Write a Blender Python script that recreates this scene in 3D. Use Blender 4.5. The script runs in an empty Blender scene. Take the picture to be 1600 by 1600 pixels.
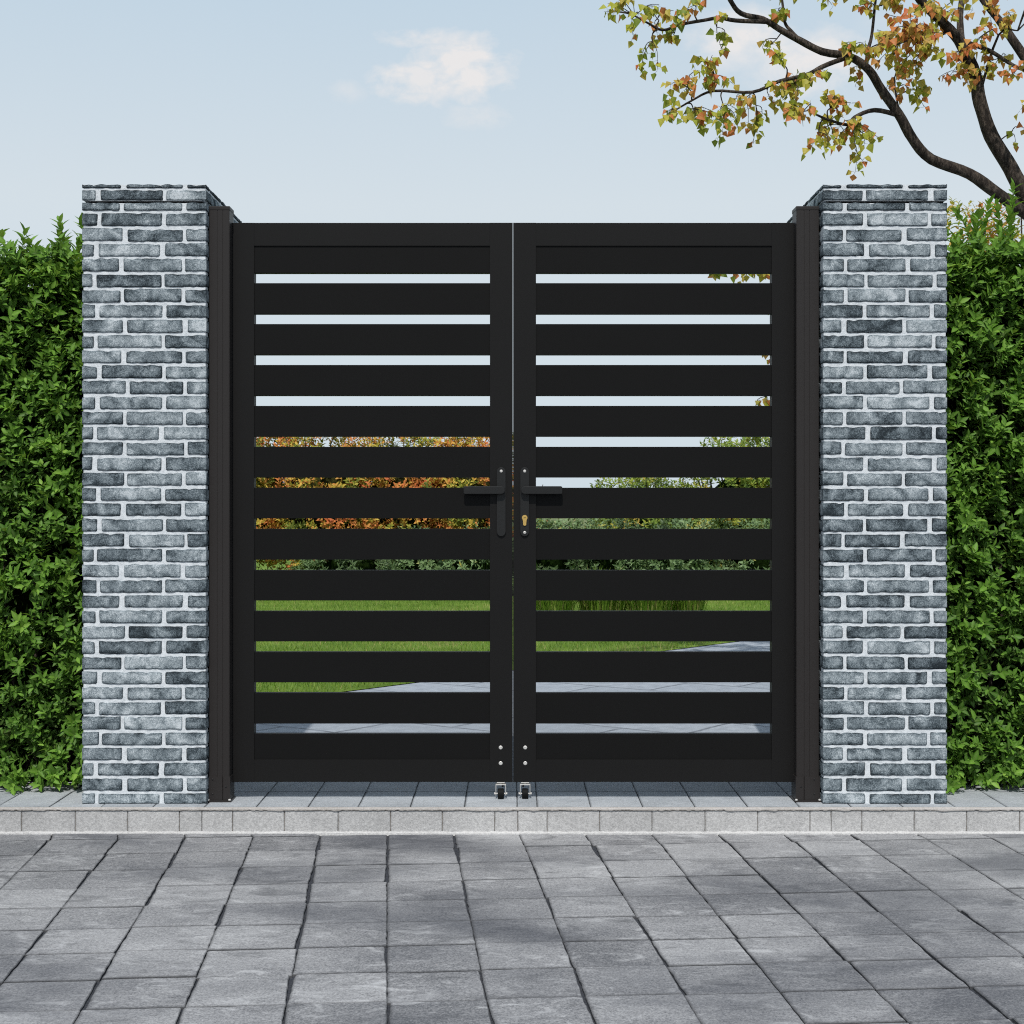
import bpy, bmesh, math, random
import numpy as np
from mathutils import Vector, Matrix, noise as mnoise

sc = bpy.context.scene
COL = sc.collection
R = math.radians

# ------------------------------------------------------------------ camera
F = 2400.0            # focal length in pixels of the 1600 px photograph
HZ = 790.0            # horizon row
CAMH = 0.971
CAMY = -5.0
cam = bpy.data.cameras.new('camera')
camo = bpy.data.objects.new('camera', cam)
COL.objects.link(camo)
camo.location = (0, CAMY, CAMH)
camo.rotation_euler = (R(90), 0, 0)
cam.sensor_width = 36
cam.lens = 36 * F / 1600
cam.shift_y = -(800 - HZ) / 1600
cam.clip_start = 0.05
cam.clip_end = 5000
sc.camera = camo
sc.view_settings.view_transform = 'Standard'
sc.view_settings.look = 'None'
sc.view_settings.exposure = 0

def W(px, py, D):
    """point at distance D in front of the camera seen at photo pixel px,py"""
    return Vector(((px - 800) * D / F, CAMY + D, CAMH - (py - HZ) * D / F))

# ------------------------------------------------------------------ node helpers
def new_mat(name):
    m = bpy.data.materials.new(name)
    m.use_nodes = True
    nt = m.node_tree
    b = nt.nodes['Principled BSDF']
    return m, nt, b

def N(nt, t, **kw):
    n = nt.nodes.new(t)
    for k, v in kw.items():
        if k.startswith('i_'):
            n.inputs[k[2:].replace('_', ' ')].default_value = v
        else:
            setattr(n, k, v)
    return n

def L(nt, a, b): nt.links.new(a, b)

def ramp(nt, fac, stops, interp='LINEAR'):
    r = nt.nodes.new('ShaderNodeValToRGB')
    r.color_ramp.interpolation = interp
    e = r.color_ramp.elements
    while len(e) < len(stops): e.new(0.5)
    for i, (p, c) in enumerate(stops):
        e[i].position = p
        e[i].color = (c[0], c[1], c[2], 1) if len(c) == 3 else c
    L(nt, fac, r.inputs[0])
    return r.outputs[0]

def g(v): return (v, v, v)

def mix(nt, fac, a, b, mode='MIX'):
    m = nt.nodes.new('ShaderNodeMix'); m.data_type = 'RGBA'; m.blend_type = mode
    for sock, v in ((m.inputs[0], fac), (m.inputs[6], a), (m.inputs[7], b)):
        if hasattr(v, 'is_output'): L(nt, v, sock)
        elif isinstance(v, (int, float)): sock.default_value = v
        else: sock.default_value = (v[0], v[1], v[2], 1)
    return m.outputs[2]

def math_(nt, op, a, b=None, c=None, clamp=False):
    m = nt.nodes.new('ShaderNodeMath'); m.operation = op; m.use_clamp = clamp
    for i, v in enumerate((a, b, c)):
        if v is None: continue
        if hasattr(v, 'is_output'): L(nt, v, m.inputs[i])
        else: m.inputs[i].default_value = v
    return m.outputs[0]

def coords(nt, scale=(1, 1, 1), rot=(0, 0, 0), loc=(0, 0, 0)):
    tc = nt.nodes.new('ShaderNodeTexCoord')
    mp = nt.nodes.new('ShaderNodeMapping')
    mp.inputs['Scale'].default_value = scale
    mp.inputs['Rotation'].default_value = rot
    mp.inputs['Location'].default_value = loc
    L(nt, tc.outputs['Object'], mp.inputs[0])
    return mp.outputs[0]

def noise(nt, vec, scale, detail=4, rough=0.55, dist=0.0):
    n = nt.nodes.new('ShaderNodeTexNoise')
    n.inputs['Scale'].default_value = scale
    n.inputs['Detail'].default_value = detail
    n.inputs['Roughness'].default_value = rough
    n.inputs['Distortion'].default_value = dist
    L(nt, vec, n.inputs['Vector'])
    return n.outputs['Fac']

def bump(nt, bsdf, h, strength=0.3, dist=0.004):
    b = nt.nodes.new('ShaderNodeBump')
    b.inputs['Strength'].default_value = strength
    b.inputs['Distance'].default_value = dist
    L(nt, h, b.inputs['Height'])
    L(nt, b.outputs[0], bsdf.inputs['Normal'])

def attr(nt, name='tint'):
    a = nt.nodes.new('ShaderNodeAttribute'); a.attribute_name = name
    return a.outputs['Color']

# ------------------------------------------------------------------ materials
def mat_metal(name, col, rough=0.5, spec=0.2, grain=0.06):
    m, nt, b = new_mat(name)
    v = coords(nt)
    n1 = noise(nt, v, 3.0, 3)
    n2 = noise(nt, v, 900.0, 2)
    c = mix(nt, n1, tuple(x * 0.88 for x in col), tuple(x * 1.12 for x in col))
    c = mix(nt, math_(nt, 'MULTIPLY', n2, 0.35), c, tuple(x * 0.6 for x in col))
    L(nt, c, b.inputs['Base Color'])
    b.inputs['Roughness'].default_value = rough
    b.inputs['Specular IOR Level'].default_value = spec
    bump(nt, b, n2, grain, 0.0006)
    return m

M = {}
M['gate_frame'] = mat_metal('black powder coat', (0.0100, 0.0094, 0.0092), 0.5, 0.15)
M['gate_slat'] = mat_metal('black powder coat slat', (0.0076, 0.0073, 0.0072), 0.55, 0.1)
M['post'] = mat_metal('dark bronze coat', (0.026, 0.0225, 0.0215), 0.45, 0.25)
M['handle'] = mat_metal('satin black', (0.017, 0.017, 0.017), 0.42, 0.25)
M['rubber_and_shade'] = mat_metal('black rubber and shade', (0.006, 0.006, 0.006), 0.7, 0.15)  # also painted shade in the pillar cap grooves
M['steel'] = mat_metal('bright zinc', (0.62, 0.6, 0.57), 0.35, 0.5)
M['steel'].node_tree.nodes['Principled BSDF'].inputs['Metallic'].default_value = 0.15
M['brass'] = mat_metal('brass', (0.72, 0.47, 0.14), 0.35, 0.5)
M['brass'].node_tree.nodes['Principled BSDF'].inputs['Metallic'].default_value = 0.5

def mat_brick():
    m, nt, b = new_mat('grey clinker brick')
    v = coords(nt)
    t = attr(nt)
    tsep = nt.nodes.new('ShaderNodeSeparateColor'); L(nt, t, tsep.inputs[0])
    patch = noise(nt, v, 17.0, 5, 0.6, 0.6)
    grain = noise(nt, v, 330.0, 4, 0.7)
    fine = noise(nt, v, 110.0, 5, 0.7)
    f = math_(nt, 'MULTIPLY_ADD', math_(nt, 'SUBTRACT', patch, 0.5), 2.0, tsep.outputs[0])
    f = math_(nt, 'MULTIPLY_ADD', math_(nt, 'SUBTRACT', fine, 0.5), 1.0, f)
    f = math_(nt, 'MULTIPLY_ADD', math_(nt, 'SUBTRACT', grain, 0.5), 1.9, f)
    # rims are darker (green channel = closeness to the rim)
    f = math_(nt, 'MULTIPLY_ADD', tsep.outputs[1], -0.32, f, clamp=True)
    c = ramp(nt, f, [(0.0, (0.019, 0.026, 0.0315)), (0.26, (0.0785, 0.1005, 0.1155)), (0.55, (0.195, 0.2305, 0.253)),
                     (0.85, (0.383, 0.427, 0.451)), (1.0, (0.55, 0.585, 0.61))])
    L(nt, c, b.inputs['Base Color'])
    b.inputs['Roughness'].default_value = 0.9
    b.inputs['Specular IOR Level'].default_value = 0.2
    h = math_(nt, 'MULTIPLY_ADD', grain, 0.6, fine)
    bump(nt, b, h, 0.55, 0.003)
    return m
M['brick'] = mat_brick()

def mat_mortar():
    m, nt, b = new_mat('pale mortar')
    v = coords(nt)
    n1 = noise(nt, v, 60.0, 5, 0.7)
    n2 = noise(nt, v, 420.0, 3, 0.7)
    c = ramp(nt, n1, [(0.2, (0.46, 0.49, 0.515)), (0.5, (0.69, 0.72, 0.745)), (0.8, (0.80, 0.82, 0.84))])
    c = mix(nt, ramp(nt, n2, [(0.3, g(0.45)), (0.5, g(0.0))]), c, (0.36, 0.40, 0.44))
    L(nt, c, b.inputs['Base Color'])
    b.inputs['Roughness'].default_value = 0.95
    b.inputs['Specular IOR Level'].default_value = 0.1
    bump(nt, b, math_(nt, 'MULTIPLY_ADD', n2, 0.5, n1), 0.6, 0.004)
    return m
M['mortar'] = mat_mortar()

def mat_paver(name, dark, mid, light, stain=1.0, smear=1.0, dapple_shade=0.0):
    m, nt, b = new_mat(name)
    v = coords(nt)
    t = attr(nt)
    tsep = nt.nodes.new('ShaderNodeSeparateColor'); L(nt, t, tsep.inputs[0])
    grain = noise(nt, v, 190.0, 3, 0.8)
    grit = noise(nt, v, 85.0, 3, 0.7)
    patch = noise(nt, v, 5.0, 5, 0.6, 0.5)
    big = noise(nt, v, 0.9, 2, 0.5)
    f = math_(nt, 'MULTIPLY_ADD', math_(nt, 'SUBTRACT', tsep.outputs[0], 0.5), 0.42, 0.5)
    f = math_(nt, 'MULTIPLY_ADD', math_(nt, 'SUBTRACT', patch, 0.5), 0.75, f)
    f = math_(nt, 'MULTIPLY_ADD', math_(nt, 'SUBTRACT', big, 0.5), 0.9, f)
    f = math_(nt, 'MULTIPLY_ADD', math_(nt, 'SUBTRACT', grit, 0.5), 0.9, f)
    f = math_(nt, 'MULTIPLY_ADD', math_(nt, 'SUBTRACT', grain, 0.5), 2.0, f, clamp=True)
    c = ramp(nt, f, [(0.0, dark), (0.5, mid), (1.0, light)])
    # worn pale smears and dark water stains
    sv = coords(nt, (9, 15, 6), (0, 0, R(9)))
    s1 = noise(nt, sv, 1.2, 4, 0.62, 1.1)
    c = mix(nt, math_(nt, 'MULTIPLY', ramp(nt, s1, [(0.55, g(0)), (0.76, g(1))]), 0.62 * smear), c, tuple(x * 1.35 for x in light))
    sv2 = coords(nt, (6.5, 15, 6), (0, 0, R(6)), (7.3, 2.1, 0))
    s2 = noise(nt, sv2, 1.0, 4, 0.6, 0.9)
    c = mix(nt, math_(nt, 'MULTIPLY', ramp(nt, s2, [(0.56, g(0)), (0.80, g(1))]), 0.8 * stain), c, tuple(x * 0.7 for x in dark))
    if dapple_shade:  # soft dappled tree shade put into the colour as dark patches
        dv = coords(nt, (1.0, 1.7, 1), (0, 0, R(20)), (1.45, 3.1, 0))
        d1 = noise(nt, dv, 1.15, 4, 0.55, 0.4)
        c = mix(nt, math_(nt, 'MULTIPLY', ramp(nt, d1, [(0.45, g(0)), (0.66, g(1))]), dapple_shade), c, mix(nt, 0.72, c, (0.05, 0.055, 0.07)))
    # rims darker
    c = mix(nt, math_(nt, 'MULTIPLY', tsep.outputs[1], 0.8), c, tuple(x * 0.42 for x in dark))
    L(nt, c, b.inputs['Base Color'])
    b.inputs['Roughness'].default_value = 0.88
    b.inputs['Specular IOR Level'].default_value = 0.25
    bump(nt, b, math_(nt, 'MULTIPLY_ADD', grain, 0.7, grit), 0.5, 0.004)
    return m
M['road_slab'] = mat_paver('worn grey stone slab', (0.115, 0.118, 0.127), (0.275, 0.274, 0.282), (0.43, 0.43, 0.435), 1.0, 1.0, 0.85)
M['walk_slab'] = mat_paver('pale grey stone slab', (0.24, 0.26, 0.28), (0.375, 0.397, 0.42), (0.51, 0.53, 0.55), 0.55, 0.4)
M['kerb'] = mat_paver('beige grey kerb stone', (0.305, 0.300, 0.296), (0.445, 0.437, 0.432), (0.60, 0.59, 0.58), 0.4, 0.25)
M['lip'] = mat_paver('sandy kerb edging', (0.34, 0.315, 0.29), (0.45, 0.42, 0.395), (0.55, 0.52, 0.50), 0.3, 0.3)

def mat_joint(name, a, c_):
    m, nt, b = new_mat(name)
    v = coords(nt)
    n1 = noise(nt, v, 120.0, 4, 0.7)
    L(nt, ramp(nt, n1, [(0.3, a), (0.7, c_)]), b.inputs['Base Color'])
    b.inputs['Roughness'].default_value = 0.95
    bump(nt, b, n1, 0.8, 0.006)
    return m
M['joint'] = mat_joint('dark joint earth', (0.014, 0.017, 0.024), (0.065, 0.07, 0.085))
M['walk_joint'] = mat_joint('grey joint sand', (0.05, 0.055, 0.065), (0.13, 0.13, 0.13))
M['kerb_joint'] = mat_joint('brown joint mortar', (0.13, 0.115, 0.10), (0.28, 0.25, 0.22))
M['earth'] = mat_joint('garden earth', (0.05, 0.038, 0.025), (0.10, 0.08, 0.055))

def mat_court():
    m, nt, b = new_mat('blue grey courtyard slabs')
    v = coords(nt, (1, 1, 1), (0, 0, R(36)))
    br = nt.nodes.new('ShaderNodeTexBrick')
    br.offset = 0.5
    br.inputs['Scale'].default_value = 1.0
    br.inputs['Mortar Size'].default_value = 0.013
    br.inputs['Mortar Smooth'].default_value = 0.4
    br.inputs['Bias'].default_value = 0
    br.inputs['Brick Width'].default_value = 0.62
    br.inputs['Row Height'].default_value = 0.42
    br.inputs['Color1'].default_value = (0.255, 0.285, 0.325, 1)
    br.inputs['Color2'].default_value = (0.315, 0.345, 0.385, 1)
    br.inputs['Mortar'].default_value = (0.06, 0.07, 0.09, 1)
    wob = noise(nt, v, 5.0, 3)
    vv = nt.nodes.new('ShaderNodeVectorMath'); vv.operation = 'ADD'
    cmb = nt.nodes.new('ShaderNodeCombineXYZ')
    L(nt, math_(nt, 'MULTIPLY', wob, 0.03), cmb.inputs[0]); L(nt, math_(nt, 'MULTIPLY', wob, -0.03), cmb.inputs[1])
    L(nt, v, vv.inputs[0]); L(nt, cmb.outputs[0], vv.inputs[1]); L(nt, vv.outputs[0], br.inputs['Vector'])
    n1 = noise(nt, v, 14.0, 5, 0.65)
    n2 = noise(nt, v, 120.0, 3, 0.7)
    c = mix(nt, ramp(nt, n1, [(0.38, g(0.7)), (0.6, g(0))]), br.outputs['Color'], (0.19, 0.215, 0.25))
    c = mix(nt, math_(nt, 'MULTIPLY', n2, 0.3), c, (0.42, 0.45, 0.48))
    L(nt, c, b.inputs['Base Color'])
    b.inputs['Roughness'].default_value = 0.85
    bump(nt, b, n2, 0.3, 0.004)
    return m
M['court'] = mat_court()

def mat_lawn(name, dark, mid, light):
    m, nt, b = new_mat(name)
    v = coords(nt)
    n1 = noise(nt, v, 2.2, 5, 0.65)
    n2 = noise(nt, v, 60.0, 4, 0.75)
    f = math_(nt, 'MULTIPLY_ADD', n2, 0.5, math_(nt, 'MULTIPLY', n1, 0.55))
    L(nt, ramp(nt, f, [(0.3, dark), (0.55, mid), (0.75, light)]), b.inputs['Base Color'])
    b.inputs['Roughness'].default_value = 0.9
    b.inputs['Specular IOR Level'].default_value = 0.1
    bump(nt, b, n2, 0.8, 0.02)
    return m
M['lawn'] = mat_lawn('lawn turf', (0.05, 0.095, 0.014), (0.14, 0.23, 0.034), (0.27, 0.33, 0.08))
M['meadow'] = mat_lawn('far meadow', (0.10, 0.13, 0.05), (0.17, 0.20, 0.09), (0.25, 0.27, 0.15))

def mat_leaf(name, stops, trans=0.3, rough=0.5, spec=0.3):
    m, nt, b = new_mat(name)
    t = attr(nt)
    s = nt.nodes.new('ShaderNodeSeparateColor'); L(nt, t, s.inputs[0])
    c = ramp(nt, s.outputs[0], stops)
    v = coords(nt)
    n1 = noise(nt, v, 90.0, 3, 0.6)
    c = mix(nt, ramp(nt, n1, [(0.35, g(0.35)), (0.6, g(0))]), c, mix(nt, 0.55, c, (0.0, 0.0, 0.0)))
    # midrib paler (green channel)
    c = mix(nt, math_(nt, 'MULTIPLY', s.outputs[1], 0.28), c, mix(nt, 0.6, c, (0.55, 0.6, 0.25)))
    L(nt, c, b.inputs['Base Color'])
    b.inputs['Roughness'].default_value = rough
    b.inputs['Specular IOR Level'].default_value = spec
    tr = nt.nodes.new('ShaderNodeBsdfTranslucent')
    L(nt, mix(nt, 0.25, c, (0.35, 0.38, 0.02)), tr.inputs['Color'])
    ms = nt.nodes.new('ShaderNodeMixShader'); ms.inputs[0].default_value = trans
    L(nt, b.outputs[0], ms.inputs[1]); L(nt, tr.outputs[0], ms.inputs[2])
    out = nt.nodes['Material Output']
    L(nt, ms.outputs[0], out.inputs['Surface'])
    return m
M['hedge_leaf'] = mat_leaf('hedge leaf', [(0.0, (0.010, 0.045, 0.005)), (0.40, (0.055, 0.175, 0.013)), (0.75, (0.145, 0.345, 0.028)), (1.0, (0.30, 0.52, 0.07))], 0.32, 0.5, 0.22)
M['tree_leaf'] = mat_leaf('autumn poplar leaf', [(0.0, (0.20, 0.28, 0.022)), (0.26, (0.52, 0.52, 0.045)), (0.5, (0.66, 0.50, 0.085)), (0.68, (0.64, 0.36, 0.08)), (0.80, (0.76, 0.25, 0.07)), (1.0, (0.70, 0.14, 0.05))], 0.42, 0.5, 0.25)
M['red_leaf'] = mat_leaf('red autumn leaf', [(0.0, (0.10, 0.14, 0.015)), (0.24, (0.30, 0.33, 0.035)), (0.42, (0.70, 0.50, 0.07)), (0.65, (0.78, 0.28, 0.07)), (1.0, (0.68, 0.13, 0.045))], 0.3, 0.5, 0.2)
M['yellow_leaf'] = mat_leaf('yellow green leaf', [(0.0, (0.04, 0.10, 0.02)), (0.4, (0.18, 0.29, 0.04)), (0.75, (0.42, 0.46, 0.05)), (1.0, (0.48, 0.32, 0.06))], 0.3, 0.5, 0.2)
M['sage_leaf'] = mat_leaf('sage green leaf', [(0.0, (0.022, 0.065, 0.022)), (0.45, (0.085, 0.17, 0.06)), (0.85, (0.22, 0.34, 0.16)), (1.0, (0.42, 0.36, 0.06))], 0.2, 0.5, 0.3)
M['blade'] = mat_leaf('grass blade', [(0.0, (0.05, 0.11, 0.014)), (0.5, (0.135, 0.265, 0.028)), (0.85, (0.26, 0.37, 0.06)), (1.0, (0.42, 0.38, 0.15))], 0.25, 0.5, 0.2)

def mat_dark(name, a, c_):
    m, nt, b = new_mat(name)
    n1 = noise(nt, coords(nt), 26.0, 4, 0.7)
    L(nt, ramp(nt, n1, [(0.35, a), (0.7, c_)]), b.inputs['Base Color'])
    b.inputs['Roughness'].default_value = 1.0
    b.inputs['Specular IOR Level'].default_value = 0.0
    bump(nt, b, n1, 1.0, 0.03)
    return m
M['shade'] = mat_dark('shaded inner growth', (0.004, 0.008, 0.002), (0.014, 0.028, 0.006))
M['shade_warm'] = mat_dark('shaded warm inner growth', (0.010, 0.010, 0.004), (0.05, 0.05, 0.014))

def mat_bark():
    m, nt, b = new_mat('furrowed dark bark')
    v = coords(nt, (1, 1, 0.32))
    n1 = noise(nt, v, 70.0, 5, 0.7, 0.6)
    n2 = noise(nt, v, 9.0, 4, 0.6)
    f = math_(nt, 'MULTIPLY_ADD', n2, 0.35, math_(nt, 'MULTIPLY', n1, 0.7))
    L(nt, ramp(nt, f, [(0.36, (0.010, 0.008, 0.007)), (0.5, (0.042, 0.033, 0.027)), (0.68, (0.15, 0.12, 0.095))]), b.inputs['Base Color'])
    b.inputs['Roughness'].default_value = 0.9
    b.inputs['Specular IOR Level'].default_value = 0.15
    bump(nt, b, n1, 1.0, 0.014)
    return m
M['bark'] = mat_bark()

# ------------------------------------------------------------------ object helpers
def link(name, me, mats, parent=None):
    o = bpy.data.objects.new(name, me)
    COL.objects.link(o)
    for m in (mats if isinstance(mats, (list, tuple)) else [mats]):
        me.materials.append(m)
    if parent is not None: o.parent = parent
    return o

def obj(name, bm, mats, parent=None, smooth=None):
    bmesh.ops.recalc_face_normals(bm, faces=bm.faces[:])
    me = bpy.data.meshes.new(name)
    bm.to_mesh(me); bm.free()
    if smooth is not None:
        me.polygons.foreach_set('use_smooth', [True] * len(me.polygons))
        me.set_sharp_from_angle(angle=R(smooth))
    o = link(name, me, mats, parent)
    if smooth is not None and smooth < 50:
        wn = o.modifiers.new('weighted normals', 'WEIGHTED_NORMAL')
        wn.keep_sharp = True; wn.weight = 100
    return o

def empty(name, loc=(0, 0, 0), label=None, cat=None, group=None):
    o = bpy.data.objects.new(name, None)
    COL.objects.link(o); o.location = loc
    o.empty_display_size = 0.1
    if label: tag(o, label, cat, group)
    return o

def tag(o, label, cat, group=None, kind=None):
    o['label'] = label; o['category'] = cat
    if group: o['group'] = group
    if kind: o['kind'] = kind
    return o

def add_box(bm, lo, hi, bevel=0.0, seg=2):
    c = [(a + b) / 2 for a, b in zip(lo, hi)]
    s = [abs(b - a) for a, b in zip(lo, hi)]
    r = bmesh.ops.create_cube(bm, size=1.0)
    vs = r['verts']
    for v in vs: v.co = Vector((c[0] + v.co.x * s[0], c[1] + v.co.y * s[1], c[2] + v.co.z * s[2]))
    if bevel > 0:
        es = list({e for v in vs for e in v.link_edges})
        bmesh.ops.bevel(bm, geom=es, offset=bevel, segments=seg, affect='EDGES', profile=0.6)

def box(name, lo, hi, mat, parent=None, bevel=0.0, off=(0, 0, 0)):
    bm = bmesh.new()
    lo = [a - b for a, b in zip(lo, off)]; hi = [a - b for a, b in zip(hi, off)]
    add_box(bm, lo, hi, bevel)
    return obj(name, bm, mat, parent, 35 if bevel else None)

def add_prism(bm, poly, a0, a1, axis='y', bevel=0.0):
    """poly: 2-D outline; axis y -> outline is (x,z), axis z -> outline is (x,y)"""
    def p(u, v, a):
        return Vector((u, a, v)) if axis == 'y' else (Vector((u, v, a)) if axis == 'z' else Vector((a, u, v)))
    lo = [bm.verts.new(p(u, v, a0)) for u, v in poly]
    hi = [bm.verts.new(p(u, v, a1)) for u, v in poly]
    n = len(poly)
    caps = [bm.faces.new(lo), bm.faces.new(hi[::-1])]
    for i in range(n): bm.faces.new((lo[i], hi[i], hi[(i + 1) % n], lo[(i + 1) % n]))
    if bevel:
        es = [e for f in caps for e in f.edges]
        bmesh.ops.bevel(bm, geom=es, offset=bevel, segments=2, affect='EDGES', profile=0.6)

def add_lathe(bm, prof, center, axis, n=20):
    """prof: list (r, a) along axis ('x' or 'y' or 'z')"""
    rings = []
    for r, a in prof:
        ring = []
        for k in range(n):
            t = 2 * math.pi * k / n
            c, s = r * math.cos(t), r * math.sin(t)
            if axis == 'y': co = (c, a, s)
            elif axis == 'x': co = (a, c, s)
            else: co = (c, s, a)
            ring.append(bm.verts.new(Vector(center) + Vector(co)))
        rings.append(ring)
    for i in range(len(rings) - 1):
        for k in range(n):
            bm.faces.new((rings[i][k], rings[i][(k + 1) % n], rings[i + 1][(k + 1) % n], rings[i + 1][k]))
    bm.faces.new(rings[0][::-1]); bm.faces.new(rings[-1])

def capsule(cx, z0, z1, r, n=10):
    pts = []
    for k in range(n + 1):
        t = math.pi * k / n
        pts.append((cx + r * math.cos(t), z1 - r + r * math.sin(t)))
    for k in range(n + 1):
        t = math.pi + math.pi * k / n
        pts.append((cx + r * math.cos(t), z0 + r + r * math.sin(t)))
    return pts

class MeshBuf:
    """plain vertex/face buffer with a colour attribute and material indices"""
    def __init__(s): s.v = []; s.f = []; s.c = []; s.mi = []
    def build(s, name, mats, parent=None, smooth=True, sharp=None):
        me = bpy.data.meshes.new(name)
        me.from_pydata(s.v, [], s.f)
        if s.c:
            a = me.color_attributes.new('tint', 'FLOAT_COLOR', 'POINT')
            a.data.foreach_set('color', np.array(s.c, dtype=np.float32).ravel())
        if s.mi: me.polygons.foreach_set('material_index', s.mi)
        me.polygons.foreach_set('use_smooth', [smooth] * len(me.polygons))
        if sharp: me.set_sharp_from_angle(angle=R(sharp))
        me.update()
        return link(name, me, mats, parent)

def smooth01(x):
    x = max(0.0, min(1.0, x)); return x * x * (3 - 2 * x)

# ------------------------------------------------------------------ brick skin
def brick_patch(buf, o, u, v, n, w, h, tint, seed, step=0.008, proud=0.0045, mi=0, edge_l=False, edge_r=False):
    """one brick face: origin o (lower left), axes u,v, outward n; rounded rim sinking to the mortar level"""
    vs = [0, 0.0018, 0.0048, h * 0.33, h * 0.66, h - 0.0048, h - 0.0018, h]
    if h < 0.02: vs = [0, 0.0018, 0.0045, h * 0.5, h - 0.0045, h - 0.0018, h]
    k = max(2, int(w / step))
    us = [0, 0.0018, 0.0048] + [0.0048 + (w - 0.0096) * i / k for i in range(1, k)] + [w - 0.0048, w - 0.0018, w]
    if w < 0.014: us = [0, w * 0.12, w * 0.3, w * 0.7, w * 0.88, w]
    base = len(buf.v)
    rc = 0.0055
    for b in vs:
        for a in us:
            # rounded-rectangle distance to the rim
            da = min(a, w - a); db = min(b, h - b)
            if edge_l and a < w / 2: da = max(da * 1.0, min(a + 0.004, 0.02))
            if edge_r and a > w / 2: da = max(da * 1.0, min(w - a + 0.004, 0.02))
            if da < rc and db < rc:
                d = rc - math.hypot(rc - da, rc - db)
            else: d = min(da, db)
            p = o + u * a + v * b
            q = Vector((p.x * 60 + seed * 7.1, p.y * 60 + p.x * 13, p.z * 60))
            nz = mnoise.noise(q)
            nz2 = mnoise.noise(q * 3.1 + Vector((5, 3, 1)))
            wob = 0.0042 * mnoise.noise(Vector((a * 45 + seed * 3.3, b * 30, seed * 1.7)))
            d = d + nz * 0.0016 + wob * 0.6
            hgt = proud * smooth01((d + 0.0008) / 0.0032)
            out = hgt + (nz * 0.0009 + nz2 * 0.0006) * smooth01(d / 0.004) - 0.0008
            sv = wob * 0.55
            buf.v.append(tuple(p + n * out + v * sv))
            rim = 1 - smooth01((d - 0.001) / 0.0055)
            if b < h * 0.3: rim = min(1, rim * 1.25 + 0.10 * (1 - b / (h * 0.3)))  # lower edge darker still, shade under the brick edge painted in
            buf.c.append((tint, rim, 0, 1))
    nu = len(us)
    for j in range(len(vs) - 1):
        for i in range(nu - 1):
            a = base + j * nu + i
            buf.f.append((a, a + 1, a + nu + 1, a + nu)); buf.mi.append(mi)

MORT = 0.0035   # mortar sits this far behind the brick faces
def buf_box(buf, lo, hi, mi):
    b = len(buf.v)
    for z in (lo[2], hi[2]):
        for x, y in ((lo[0], lo[1]), (hi[0], lo[1]), (hi[0], hi[1]), (lo[0], hi[1])):
            buf.v.append((x, y, z)); buf.c.append((0.5, 0, 0, 1))
    for f in ((0, 3, 2, 1), (4, 5, 6, 7), (0, 1, 5, 4), (1, 2, 6, 5), (2, 3, 7, 6), (3, 0, 4, 7)):
        buf.f.append(tuple(b + i for i in f)); buf.mi.append(mi)

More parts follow.
